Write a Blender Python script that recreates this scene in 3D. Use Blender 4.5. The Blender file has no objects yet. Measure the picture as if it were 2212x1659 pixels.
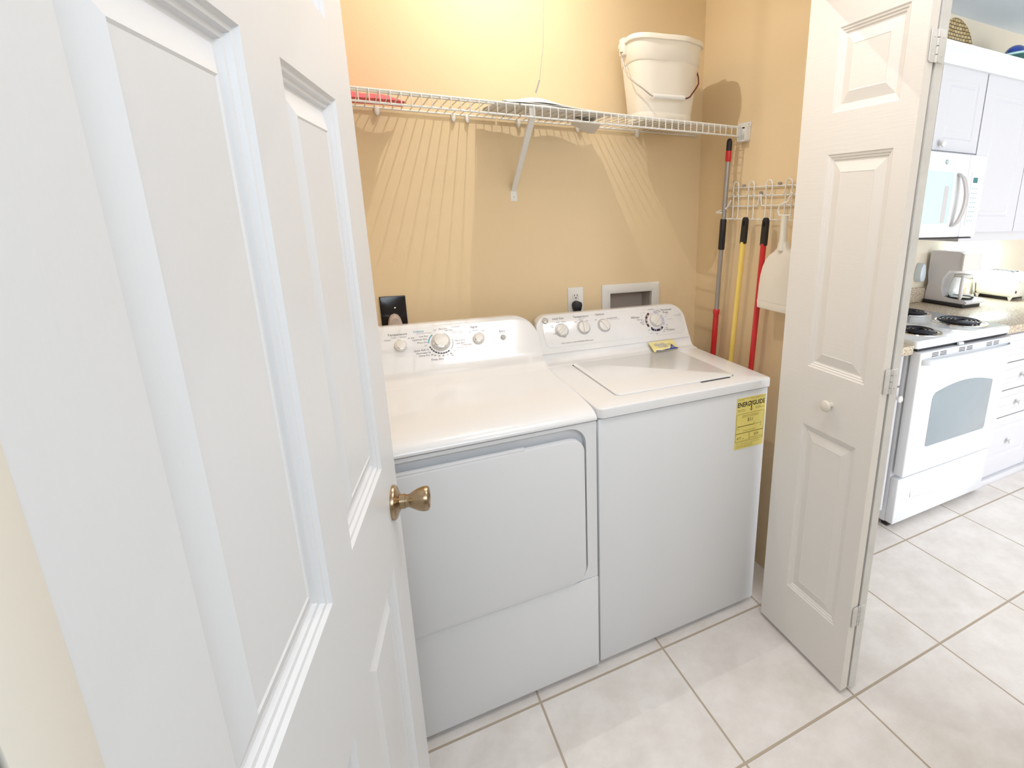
import bpy, bmesh, math, random
from mathutils import Vector, Matrix
random.seed(7)
S = bpy.context.scene
COL = S.collection
PI = math.pi

# ------------------------------------------------------------------ camera
cam = bpy.data.cameras.new('camera')
camo = bpy.data.objects.new('camera', cam)
COL.objects.link(camo)
RX = Vector((0.88056545, -0.47384246, 0.00882131))
RY = Vector((-0.11128598, -0.2248296, -0.96802225))
RZ = Vector((0.46067334, 0.85142526, -0.2507092))
CP = Vector((0.08249, -1.30451, 1.53242))
m = Matrix.Identity(4)
for i in range(3):
    m[i][0] = RX[i]; m[i][1] = -RY[i]; m[i][2] = -RZ[i]; m[i][3] = CP[i]
camo.matrix_world = m
cam.sensor_fit = 'HORIZONTAL'; cam.sensor_width = 36
cam.lens = 1122.096 / 2212 * 36
cam.shift_x = -(1371.232 - 1106) / 2212
cam.shift_y = (744.131 - 829.5) / 2212
cam.clip_start = 0.02
S.camera = camo

# ------------------------------------------------------------------ world, lights, exposure
S.view_settings.view_transform = 'Standard'
S.view_settings.look = 'None'
S.view_settings.gamma = 1
S.view_settings.use_curve_mapping = False
S.view_settings.exposure = 0.0
w = bpy.data.worlds.new('world'); S.world = w; w.use_nodes = True
w.node_tree.nodes['Background'].inputs[0].default_value = (0.93, 0.96, 1.0, 1)
w.node_tree.nodes['Background'].inputs[1].default_value = 1.62


def light(name, kind, loc, energy, color, size=None, sizey=None, aim=None, radius=None, spread=None):
    l = bpy.data.lights.new(name, kind); l.energy = energy; l.color = color
    if kind == 'AREA':
        l.shape = 'RECTANGLE'; l.size = size; l.size_y = sizey or size
        if spread: l.spread = spread
    if radius is not None: l.shadow_soft_size = radius
    o = bpy.data.objects.new(name, l); COL.objects.link(o); o.location = loc
    if aim is not None:
        o.rotation_euler = (Vector(aim) - Vector(loc)).to_track_quat('-Z', 'Y').to_euler()
    return o

LAMP = (0.592, 0.404, 2.575)
cl = light('closet_lamp_light', 'AREA', (LAMP[0], LAMP[1], LAMP[2]), 3.0, (1.0, 0.97, 0.92), 0.010, 0.010, aim=(LAMP[0], LAMP[1], 0)); cl.data.shape = 'DISK'
light('closet_bulb_light', 'POINT', LAMP, 5.9, (1.0, 0.97, 0.92), radius=0.005)
light('hall_ceiling_light', 'AREA', (0.85, -0.62, 2.62), 10.0, (1.0, 0.97, 0.98), 0.5, 0.5, aim=(0.85, -0.62, 0))
light('rear_room_fill', 'AREA', (0.4, -2.2, 2.1), 21, (0.80, 0.90, 1.0), 1.4, 0.8, aim=(0.5, 0.2, 0.9))  # added unseen fill behind the camera, lifts the appliance fronts
light('kitchen_window_daylight', 'AREA', (3.6, -3.9, 1.5), 30, (0.98, 0.97, 1.0), 2.6, 1.6, aim=(3.2, 0.5, 1.5))
light('stove_front_fill', 'AREA', (3.3, -3.0, 0.8), 42, (0.87, 0.92, 1.0), 2.2, 1.4, aim=(2.8, 0.1, 0.4))  # added low fill aimed at the stove front, no glass door there
light('under_cabinet_light', 'AREA', (3.86, 0.62, 1.372), 4.3, (0.80, 0.96, 1.0), 0.5, 0.08, aim=(3.86, 0.66, 0))

# ------------------------------------------------------------------ materials
def mat(name, color, rough=0.5, metal=0.0, bump=None, var=0.0, vscale=8.0, coat=0.0, spec=None, emit=None, trans=0.0, ior=None, alpha=None):
    m = bpy.data.materials.new(name); m.use_nodes = True
    nt = m.node_tree; b = nt.nodes['Principled BSDF']
    b.inputs['Base Color'].default_value = (*color, 1)
    b.inputs['Roughness'].default_value = rough
    b.inputs['Metallic'].default_value = metal
    if coat: b.inputs['Coat Weight'].default_value = coat; b.inputs['Coat Roughness'].default_value = 0.06
    if spec is not None: b.inputs['Specular IOR Level'].default_value = spec
    if emit: b.inputs['Emission Color'].default_value = (*emit[0], 1); b.inputs['Emission Strength'].default_value = emit[1]
    if trans: b.inputs['Transmission Weight'].default_value = trans
    if ior: b.inputs['IOR'].default_value = ior
    tc = nt.nodes.new('ShaderNodeTexCoord')
    n = nt.nodes.new('ShaderNodeTexNoise'); n.inputs['Scale'].default_value = vscale; n.inputs['Detail'].default_value = 4
    nt.links.new(tc.outputs['Object'], n.inputs['Vector'])
    if var > 0:
        r = nt.nodes.new('ShaderNodeValToRGB')
        r.color_ramp.elements[0].position = 0.3; r.color_ramp.elements[1].position = 0.7
        r.color_ramp.elements[0].color = (*[c * (1 - var) for c in color], 1)
        r.color_ramp.elements[1].color = (*[min(1, c * (1 + var)) for c in color], 1)
        nt.links.new(n.outputs['Fac'], r.inputs[0]); nt.links.new(r.outputs[0], b.inputs['Base Color'])
    if bump:
        sc, st = bump[0], bump[1]
        n2 = nt.nodes.new('ShaderNodeTexNoise'); n2.inputs['Scale'].default_value = sc if not hasattr(sc, '__len__') else 1.0
        n2.inputs['Detail'].default_value = 3
        if hasattr(sc, '__len__'):
            mp = nt.nodes.new('ShaderNodeMapping'); mp.inputs['Scale'].default_value = sc
            nt.links.new(tc.outputs['Object'], mp.inputs[0]); nt.links.new(mp.outputs[0], n2.inputs['Vector'])
        else:
            nt.links.new(tc.outputs['Object'], n2.inputs['Vector'])
        bp = nt.nodes.new('ShaderNodeBump'); bp.inputs['Strength'].default_value = st; bp.inputs['Distance'].default_value = 0.002
        nt.links.new(n2.outputs['Fac'], bp.inputs['Height']); nt.links.new(bp.outputs[0], b.inputs['Normal'])
    return m

WALL = mat('peach_wall_paint', (0.82, 0.64, 0.40), 0.62, bump=(220, 0.12), var=0.012, vscale=3, spec=0.3)
WALLK = mat('cream_wall_paint', (0.80, 0.72, 0.58), 0.65, bump=(220, 0.12), var=0.01, vscale=3)
CEIL = mat('ceiling_paint', (0.84, 0.92, 1.0), 0.8, bump=(90, 0.2))
JAMB = mat('cream_jamb_paint', (0.80, 0.75, 0.66), 0.5, bump=(60, 0.08))
DARKB = mat('dark_brown', (0.045, 0.02, 0.015), 0.5, var=0.2)
DOORP = mat('white_door_paint', (0.77, 0.775, 0.79), 0.38, bump=((200, 200, 10), 0.10), spec=0.4)
LEAFP = mat('warm_white_door_paint', (0.86, 0.82, 0.765), 0.42, bump=((200, 10, 230), 0.15), spec=0.4)
LEAFE = mat('scuffed_white_edge_paint', (0.74, 0.73, 0.70), 0.5, bump=(60, 0.2), var=0.05, vscale=25)
ENAM = mat('white_enamel', (0.85, 0.85, 0.86), 0.17, coat=0.25, var=0.004)
ENAM2 = mat('white_textured_steel', (0.82, 0.825, 0.84), 0.42, bump=(900, 0.05), var=0.004)
ENAMK = mat('cool_white_enamel', (0.84, 0.87, 0.91), 0.2, coat=0.4)
ENAMK2 = mat('cool_white_plastic', (0.80, 0.84, 0.88), 0.3)
CABW = mat('white_cabinet_foil', (0.67, 0.67, 0.70), 0.4)
CROWN = mat('brushed_white_wood', (0.82, 0.86, 0.88), 0.45, bump=((3, 60, 240), 0.6), var=0.03, vscale=30)
WHITEP = mat('white_plastic', (0.82, 0.80, 0.76), 0.35)
WIRE = mat('white_vinyl_wire', (0.84, 0.83, 0.80), 0.35)
BUCK = mat('bucket_plastic', (0.86, 0.80, 0.70), 0.4, var=0.01, spec=0.35)
PAPER = mat('white_paper', (0.76, 0.74, 0.71), 0.7, var=0.04, vscale=14)
BLACK = mat('black_rubber', (0.012, 0.011, 0.014), 0.45)
BLACKG = mat('black_gloss', (0.012, 0.010, 0.012), 0.15)
RED = mat('red_plastic', (0.62, 0.02, 0.025), 0.32, coat=0.2)
REDC = mat('red_cloth', (0.85, 0.15, 0.18), 0.85, bump=(300, 0.5), var=0.12, vscale=60)
YEL = mat('yellow_pole_paint', (0.90, 0.66, 0.16), 0.35, coat=0.2)
GREYM = mat('grey_aluminium', (0.42, 0.40, 0.40), 0.38, metal=0.75)
CHROME = mat('chrome', (0.85, 0.83, 0.80), 0.08, metal=1.0)
BRASS = mat('antique_brass', (0.40, 0.30, 0.19), 0.24, metal=1.0, bump=((600, 600, 30), 0.12), var=0.15, vscale=40)
STEELW = mat('handle_wire_steel', (0.45, 0.42, 0.42), 0.3, metal=0.9)
RUST = mat('dark_red_handle_coating', (0.12, 0.012, 0.02), 0.4)
TAN = mat('tan_plug_rubber', (0.62, 0.50, 0.42), 0.55)
GREYP = mat('grey_button', (0.50, 0.50, 0.48), 0.3)
INK = mat('dark_ink', (0.10, 0.09, 0.09), 0.6)
INKL = mat('light_grey_ink', (0.48, 0.47, 0.47), 0.6)
INKB = mat('black_ink', (0.012, 0.008, 0.012), 0.5)
TEAL = mat('teal_ink', (0.03, 0.36, 0.50), 0.5)
BROWNI = mat('brown_ink', (0.10, 0.022, 0.018), 0.5)
NAVY = mat('navy_ink', (0.008, 0.010, 0.06), 0.5)
LAV = mat('lavender_ink', (0.55, 0.55, 0.75), 0.5)
LABY = mat('yellow_label_paper', (0.86, 0.72, 0.20), 0.5)
PACKY = mat('pale_yellow_foil', (0.90, 0.80, 0.38), 0.28)
PACKB = mat('blue_foil_print', (0.01, 0.05, 0.36), 0.28)
PACKW = mat('white_print', (0.85, 0.85, 0.82), 0.4)
GAP = mat('dark_gap', (0.03, 0.03, 0.035), 0.7)
GAPG = mat('grey_gap', (0.30, 0.29, 0.29), 0.7)
BOXIN = mat('box_interior_plastic', (0.55, 0.47, 0.42), 0.5)
COIL = mat('black_coil', (0.02, 0.02, 0.03), 0.35, metal=0.4)
OVENG = mat('oven_window_glass', (0.30, 0.36, 0.40), 0.05, coat=0.6)
MWG = mat('microwave_window_glass', (0.62, 0.80, 0.85), 0.05, coat=0.6)
HANDG = mat('warm_grey_plastic', (0.60, 0.57, 0.57), 0.35)
TSTR = mat('toaster_plastic', (0.84, 0.83, 0.74), 0.3, coat=0.2)
GREENG = mat('green_glass', (0.10, 0.28, 0.24), 0.08, coat=0.5)
AQUAG = mat('aqua_glass_rim', (0.50, 0.80, 0.76), 0.08, coat=0.5)
BLUEG = mat('blue_glass', (0.01, 0.06, 0.45), 0.06, coat=0.6, var=0.5, vscale=12)
LCD = mat('dark_display', (0.05, 0.20, 0.22), 0.2)
CLEAR = mat('clear_glass', (0.97, 0.98, 0.97), 0.02, trans=1.0, ior=1.45)
BULB = mat('lit_bulb', (1, 0.9, 0.75), 0.4, emit=((1.0, 0.85, 0.65), 6.0))


def mat_counter():
    m = bpy.data.materials.new('speckled_laminate'); m.use_nodes = True
    nt = m.node_tree; b = nt.nodes['Principled BSDF']; b.inputs['Roughness'].default_value = 0.3
    tc = nt.nodes.new('ShaderNodeTexCoord'); n = nt.nodes.new('ShaderNodeTexNoise'); n.inputs['Scale'].default_value = 170; n.inputs['Detail'].default_value = 2
    r = nt.nodes.new('ShaderNodeValToRGB'); e = r.color_ramp.elements
    e[0].position = 0.36; e[0].color = (0.25, 0.14, 0.08, 1); e[1].position = 0.56; e[1].color = (0.72, 0.64, 0.50, 1)
    nt.links.new(tc.outputs['Object'], n.inputs['Vector']); nt.links.new(n.outputs['Fac'], r.inputs[0]); nt.links.new(r.outputs[0], b.inputs['Base Color'])
    return m
COUNTER = mat_counter()


def mat_weave():
    m = bpy.data.materials.new('seagrass_weave'); m.use_nodes = True
    nt = m.node_tree; b = nt.nodes['Principled BSDF']; b.inputs['Roughness'].default_value = 0.8
    tc = nt.nodes.new('ShaderNodeTexCoord'); mp = nt.nodes.new('ShaderNodeMapping')
    mp.inputs['Rotation'].default_value = (PI / 2, 0, 0)
    br = nt.nodes.new('ShaderNodeTexBrick')
    br.inputs['Scale'].default_value = 22; br.inputs['Mortar Size'].default_value = 0.035; br.inputs['Brick Width'].default_value = 0.5
    br.inputs['Row Height'].default_value = 0.36
    br.inputs['Color1'].default_value = (0.42, 0.28, 0.10, 1); br.inputs['Color2'].default_value = (0.62, 0.50, 0.28, 1); br.inputs['Mortar'].default_value = (0.03, 0.015, 0.008, 1)
    nt.links.new(tc.outputs['Object'], mp.inputs[0]); nt.links.new(mp.outputs[0], br.inputs['Vector']); nt.links.new(br.outputs[0], b.inputs['Base Color'])
    bp = nt.nodes.new('ShaderNodeBump'); bp.invert = True; bp.inputs['Strength'].default_value = 0.8; bp.inputs['Distance'].default_value = 0.004
    nt.links.new(br.outputs['Fac'], bp.inputs['Height']); nt.links.new(bp.outputs[0], b.inputs['Normal'])
    return m
WEAVE = mat_weave()

TILE = 0.457


def mat_floor():
    m = bpy.data.materials.new('ceramic_floor_tiles'); m.use_nodes = True
    nt = m.node_tree; L = nt.links; b = nt.nodes['Principled BSDF']
    tc = nt.nodes.new('ShaderNodeTexCoord'); sp = nt.nodes.new('ShaderNodeSeparateXYZ'); L.new(tc.outputs['Object'], sp.inputs[0])

    def mth(op, a, bb=None):
        n = nt.nodes.new('ShaderNodeMath'); n.operation = op
        for i, v in enumerate((a, bb)):
            if v is None: continue
            if isinstance(v, (int, float)): n.inputs[i].default_value = v
            else: L.new(v, n.inputs[i])
        return n.outputs[0]
    def dist(c, w0, w1):
        f = mth('FRACT', mth('ADD', mth('DIVIDE', c, TILE), 100.5))
        d = mth('MULTIPLY', mth('ABSOLUTE', mth('SUBTRACT', f, 0.5)), TILE)
        mr = nt.nodes.new('ShaderNodeMapRange'); mr.interpolation_type = 'SMOOTHSTEP'
        mr.inputs['From Min'].default_value = w0; mr.inputs['From Max'].default_value = w1
        mr.inputs['To Min'].default_value = 1; mr.inputs['To Max'].default_value = 0
        L.new(d, mr.inputs['Value']); return mr.outputs[0]
    g = mth('MAXIMUM', dist(sp.outputs['X'], 0.0024, 0.0038), dist(sp.outputs['Y'], 0.0034, 0.0048))
    n1 = nt.nodes.new('ShaderNodeTexNoise'); n1.inputs['Scale'].default_value = 7; n1.inputs['Detail'].default_value = 6; n1.inputs['Roughness'].default_value = 0.65
    L.new(tc.outputs['Object'], n1.inputs['Vector'])
    r = nt.nodes.new('ShaderNodeValToRGB'); e = r.color_ramp.elements
    e[0].position = 0.35; e[0].color = (0.79, 0.73, 0.68, 1); e[1].position = 0.65; e[1].color = (0.90, 0.85, 0.81, 1)
    L.new(n1.outputs['Fac'], r.inputs[0])
    mx = nt.nodes.new('ShaderNodeMix'); mx.data_type = 'RGBA'
    L.new(g, mx.inputs['Factor']); L.new(r.outputs[0], mx.inputs[6]); mx.inputs[7].default_value = (0.50, 0.41, 0.31, 1)
    L.new(mx.outputs[2], b.inputs['Base Color'])
    rr = nt.nodes.new('ShaderNodeMapRange'); rr.inputs['To Min'].default_value = 0.36; rr.inputs['To Max'].default_value = 0.85
    L.new(g, rr.inputs['Value']); L.new(rr.outputs[0], b.inputs['Roughness'])
    n3 = nt.nodes.new('ShaderNodeTexNoise'); n3.inputs['Scale'].default_value = 60; L.new(tc.outputs['Object'], n3.inputs['Vector'])
    h = mth('SUBTRACT', mth('MULTIPLY', n3.outputs['Fac'], 0.12), g)
    bp = nt.nodes.new('ShaderNodeBump'); bp.inputs['Strength'].default_value = 0.6; bp.inputs['Distance'].default_value = 0.003
    L.new(h, bp.inputs['Height']); L.new(bp.outputs[0], b.inputs['Normal'])
    return m
FLOORM = mat_floor()

# ------------------------------------------------------------------ mesh helpers
ROOT = {}   # object -> world offset


class Fr:
    """local frame: u,v in a plane, n out of it"""
    def __init__(s, o, u, v):
        s.o = Vector(o); s.u = Vector(u).normalized(); s.v = Vector(v).normalized(); s.n = s.u.cross(s.v)
    def p(s, a, b, c=0.0): return s.o + s.u * a + s.v * b + s.n * c


XZ = lambda y: Fr((0, y, 0), (1, 0, 0), (0, 0, 1))      # n points to -y (toward camera side)


def nb(): return bmesh.new()


def box(bm, x0, x1, y0, y1, z0, z1, r=0.0, seg=2, mi=0):
    vs = [bm.verts.new((x, y, z)) for x in (x0, x1) for y in (y0, y1) for z in (z0, z1)]
    F = [(0, 1, 3, 2), (4, 6, 7, 5), (0, 4, 5, 1), (2, 3, 7, 6), (0, 2, 6, 4), (1, 5, 7, 3)]
    fs = [bm.faces.new([vs[i] for i in f]) for f in F]
    for f in fs: f.material_index = mi
    if r > 0:
        es = list({e for f in fs for e in f.edges})
        bmesh.ops.bevel(bm, geom=es, offset=r, segments=seg, affect='EDGES', profile=0.5, clamp_overlap=True, material=-1)


def fbox(bm, fr, u0, u1, v0, v1, n0, n1, r=0.0, seg=2, mi=0):
    vs = [bm.verts.new(fr.p(a, b, c)) for a in (u0, u1) for b in (v0, v1) for c in (n0, n1)]
    F = [(0, 1, 3, 2), (4, 6, 7, 5), (0, 4, 5, 1), (2, 3, 7, 6), (0, 2, 6, 4), (1, 5, 7, 3)]
    fs = [bm.faces.new([vs[i] for i in f]) for f in F]
    for f in fs: f.material_index = mi
    if r > 0:
        es = list({e for f in fs for e in f.edges})
        bmesh.ops.bevel(bm, geom=es, offset=r, segments=seg, affect='EDGES', profile=0.5, clamp_overlap=True, material=-1)


def rrect(u0, u1, v0, v1, r, n=6):
    if not hasattr(r, '__len__'): r = (r, r, r, r)
    pts = []
    for (cx, cy, a0, rr) in ((u1 - r[0], v1 - r[0], 0, r[0]), (u0 + r[1], v1 - r[1], 90, r[1]), (u0 + r[2], v0 + r[2], 180, r[2]), (u1 - r[3], v0 + r[3], 270, r[3])):
        for k in range(n + 1):
            a = math.radians(a0 + 90 * k / n)
            pts.append((cx + rr * math.cos(a), cy + rr * math.sin(a)))
    return pts


def prism(bm, fr, pts, n0, n1, mi=0, bev=0.0, cap0=True):
    """polygon pts (u,v) extruded n0..n1, optional chamfer near n1"""
    rings = [(n0, 0.0)] + ([(n1 - bev, 0.0), (n1 - bev * 0.3, bev * 0.7 * 0.45), (n1, bev)] if bev else [(n1, 0.0)])
    cx = sum(p[0] for p in pts) / len(pts); cy = sum(p[1] for p in pts) / len(pts)
    w_ = max(abs(p[0] - cx) for p in pts); h_ = max(abs(p[1] - cy) for p in pts)
    R = []
    for (n, ins) in rings:
        R.append([bm.verts.new(fr.p(cx + (a - cx) * (1 - ins / w_), cy + (b - cy) * (1 - ins / h_), n)) for a, b in pts])
    k = len(pts)
    for A, B in zip(R, R[1:]):
        for i in range(k):
            f = bm.faces.new((A[i], A[(i + 1) % k], B[(i + 1) % k], B[i])); f.material_index = mi
    f = bm.faces.new(R[-1]); f.material_index = mi
    if cap0: f = bm.faces.new(R[0][::-1]); f.material_index = mi


def flat(bm, fr, pts, n, mi=0):
    f = bm.faces.new([bm.verts.new(fr.p(a, b, n)) for a, b in pts]); f.material_index = mi
    return f


def tube(bm, pts, r, seg=8, mi=0, closed=False, cap=True):
    pts = [Vector(p) for p in pts]; n = len(pts)
    rr = r if hasattr(r, '__len__') else [r] * n
    T = []
    for i in range(n):
        a = pts[(i - 1) % n] if (closed or i > 0) else pts[i]
        b = pts[(i + 1) % n] if (closed or i < n - 1) else pts[i]
        T.append((b - a).normalized())
    up = Vector((0, 0, 1)) if abs(T[0].z) < 0.9 else Vector((1, 0, 0))
    nrm = (up - T[0] * up.dot(T[0])).normalized()
    rings = []
    for i in range(n):
        nrm = (nrm - T[i] * nrm.dot(T[i])).normalized(); bi = T[i].cross(nrm)
        rings.append([bm.verts.new(pts[i] + (nrm * math.cos(2 * PI * k / seg) + bi * math.sin(2 * PI * k / seg)) * rr[i]) for k in range(seg)])
    m_ = n if closed else n - 1
    for i in range(m_):
        A, B = rings[i], rings[(i + 1) % n]
        for k in range(seg):
            f = bm.faces.new((A[k], A[(k + 1) % seg], B[(k + 1) % seg], B[k])); f.material_index = mi
    if cap and not closed:
        bm.faces.new(rings[0][::-1]).material_index = mi; bm.faces.new(rings[-1]).material_index = mi


def lathe(bm, o, axis, prof, seg=24, mi=0, cap=(True, True)):
    """prof: [(radius, height)] along axis from o"""
    o = Vector(o); ax = Vector(axis).normalized()
    up = Vector((0, 0, 1)) if abs(ax.z) < 0.9 else Vector((1, 0, 0))
    u = (up - ax * up.dot(ax)).normalized(); v = ax.cross(u)
    R = [[bm.verts.new(o + ax * h + (u * math.cos(2 * PI * k / seg) + v * math.sin(2 * PI * k / seg)) * max(r, 1e-5)) for k in range(seg)] for r, h in prof]
    for A, B in zip(R, R[1:]):
        for k in range(seg):
            bm.faces.new((A[k], A[(k + 1) % seg], B[(k + 1) % seg], B[k])).material_index = mi
    if cap[0]: bm.faces.new(R[0][::-1]).material_index = mi
    if cap[1]: bm.faces.new(R[-1]).material_index = mi


def arcpts(cu, cv, r, a0, a1, n=10):
    return [(cu + r * math.cos(math.radians(a0 + (a1 - a0) * k / n)), cv + r * math.sin(math.radians(a0 + (a1 - a0) * k / n))) for k in range(n + 1)]


def arcband(bm, fr, cu, cv, r0, r1, a0, a1, n, off, mi=0):
    A = [bm.verts.new(fr.p(*p, off)) for p in arcpts(cu, cv, r0, a0, a1, n)]
    B = [bm.verts.new(fr.p(*p, off)) for p in arcpts(cu, cv, r1, a0, a1, n)]
    for i in range(n): bm.faces.new((A[i], A[i + 1], B[i + 1], B[i])).material_index = mi


def text(bm, fr, s, u, v, size, off=0.0006, mi=0, align='CENTER', bold=0.0, sx=1.0):
    cu = bpy.data.curves.new('t', 'FONT'); cu.body = s; cu.size = size; cu.align_x = align; cu.align_y = 'CENTER'
    cu.offset = bold; cu.resolution_u = 2
    ob = bpy.data.objects.new('t', cu); COL.objects.link(ob)
    dg = bpy.context.evaluated_depsgraph_get()
    me = bpy.data.meshes.new_from_object(ob.evaluated_get(dg))
    vs = [bm.verts.new(fr.p(u + q.co.x * sx, v + q.co.y, off)) for q in me.vertices]
    for p in me.polygons:
        try: bm.faces.new([vs[i] for i in p.vertices]).material_index = mi
        except ValueError: pass
    bpy.data.objects.remove(ob); bpy.data.curves.remove(cu); bpy.data.meshes.remove(me)


def rootloc(o):
    while o.parent: o = o.parent
    return o.location


def obj(name, bm, mats, parent=None, loc=None, sharp=0.6, weld=True, label=None):
    """link bm as ONE mesh object; vertices are given in world space"""
    if weld: bmesh.ops.remove_doubles(bm, verts=bm.verts, dist=1e-6)
    bmesh.ops.recalc_face_normals(bm, faces=bm.faces)
    for f in bm.faces: f.smooth = True
    for e in bm.edges:
        if len(e.link_faces) != 2 or e.calc_face_angle(0) > sharp: e.smooth = False
    off = Vector(loc) if loc is not None else (Vector(rootloc(parent)) if parent else Vector((0, 0, 0)))
    bmesh.ops.translate(bm, verts=bm.verts, vec=-off)
    me = bpy.data.meshes.new(name); bm.to_mesh(me); bm.free()
    for mm in (mats if isinstance(mats, (list, tuple)) else [mats]): me.materials.append(mm)
    o = bpy.data.objects.new(name, me); COL.objects.link(o)
    if parent: o.parent = parent
    else: o.location = off
    if label: o['label'] = label
    return o


def thing(name, label, cat, loc=(0, 0, 0), group=None):
    o = bpy.data.objects.new(name, None); COL.objects.link(o); o.location = loc
    o.empty_display_size = 0.05
    o['label'] = label; o['category'] = cat
    if group: o['group'] = group
    return o


def tag(o, label, cat, group=None, kind=None):
    o['label'] = label; o['category'] = cat
    if group: o['group'] = group
    if kind: o['kind'] = kind
    return o


def struct(name, bm, m, label, cat, **k):
    o = obj(name, bm, m, **k); return tag(o, label, cat, kind='structure')

# ------------------------------------------------------------------ room shell
H = 2.64
YB = 0.765; XR = 1.534; YK = 0.80

b = nb(); box(b, -3, 6.5, -4.5, 0.95, -0.05, 0)
struct('floor', b, FLOORM, 'pale square ceramic tile floor with beige grout lines', 'floor')
b = nb(); box(b, -3, 6.5, -4.5, 0.95, H, H + 0.05)
struct('ceiling', b, CEIL, 'pale blue-white painted ceiling above kitchen and closet', 'ceiling')
# closet back wall with the recess for the supply box
b = nb()
bx0, bx1, bz0, bz1 = 1.073, 1.287, 1.02, 1.172
for (a, c, d, e) in ((-0.12, bx0, 0, H), (bx1, XR, 0, H), (bx0, bx1, 0, bz0), (bx0, bx1, bz1, H)):
    box(b, a, c, YB, YB + 0.13, d, e)
struct('wall_back', b, WALL, 'peach painted wall behind the dryer and washer', 'wall')
b = nb(); box(b, XR, 1.63, -0.03, 0.93, 0, H)
struct('wall_right', b, WALL, 'peach painted closet side wall with hook rack', 'wall')
b = nb(); box(b, -0.16, -0.10, 0.0, YB, 0, H)
struct('wall_left', b, WALL, 'peach painted closet side wall left of the dryer', 'wall')
b = nb(); box(b, -1.2, -0.06, -0.10, 0.0, 0, H); box(b, -0.06, XR, -0.10, 0.0, 2.20, H); box(b, XR, 1.63, -0.10, -0.03, 0, H)
struct('wall_closet', b, WALLK, 'cream wall framing the closet opening', 'wall')
b = nb(); box(b, -1.26, -1.2, -1.03, 0, 0, H)
struct('wall_hall', b, WALLK, 'cream wall at the end of the hall behind the open door', 'wall')
b = nb(); box(b, -3, -0.105, -1.15, -1.03, 0, H); box(b, -0.105, 1.02, -1.15, -1.03, 2.26, H); box(b, 1.02, 1.9, -1.15, -1.03, 0, H)
struct('wall_front', b, WALLK, 'cream wall around the doorway the photo is taken from', 'wall')
b = nb(); box(b, 1.63, 6.5, YK, YK + 0.13, 0, H)
struct('wall_kitchen', b, WALLK, 'cream kitchen wall behind stove and cabinets', 'wall')
b = nb(); box(b, 6.45, 6.5, -4.5, YK, 0, H)
struct('wall_far', b, WALLK, 'cream far side wall of the kitchen', 'wall')
b = nb(); box(b, -3, -2.95, -4.5, -1.15, 0, H)
struct('wall_room', b, WALLK, 'cream side wall of the room behind the doorway', 'wall')
b = nb(); box(b, -2.95, 1.9, -3.0, -2.95, 0, H); box(b, 1.85, 1.9, -2.95, -1.15, 0, H)
struct('wall_rear_blocker', b, WALLK, 'unseen cream rear walls behind the doorway, added to block light', 'wall')  # added out of view to keep light off the room behind the camera
# jamb next to the hinge of the open door
TH = math.radians(78.1); DV = Vector((math.cos(TH), math.sin(TH), 0)); DN = Vector((math.sin(TH), -math.cos(TH), 0))
EDGE = Vector((0.1112, -0.246, 0))
HNG = EDGE - DV * 0.785
b = nb(); fj = Fr((HNG.x, HNG.y, 0), -DV, (0, 0, 1))
# fj.n = (-DV) x z
sgn = 1 if fj.n.dot(DN) > 0 else -1
a0, a1 = sorted((sgn * -0.035, sgn * 0.0003))
fbox(b, fj, 0.0, 0.0385, 0, 2.26, a0, a1, 0.0003)
struct('trim_1', b, JAMB, 'cream door jamb beside the hinge side of the white door', 'door jamb')
b = nb(); a0, a1 = sorted((sgn * -0.036, sgn * 0.0))
fbox(b, fj, 0.040, 0.10, 0, 2.26, a0, a1, 0.002)
struct('dark_stand_in', b, DARKB, 'very dark brown strip added as a stand-in beyond the cream door jamb', 'trim')  # added stand-in for an unidentified area past the jamb

# ------------------------------------------------------------------ panelled doors
STEP = [(0.0, 0.0), (0.0035, -0.0028), (0.0075, -0.0034), (0.0100, -0.0062), (0.0145, -0.0068), (0.0170, -0.0095), (0.021, -0.0100),
        (0.050, -0.0028), (0.0525, -0.0036)]


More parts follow.
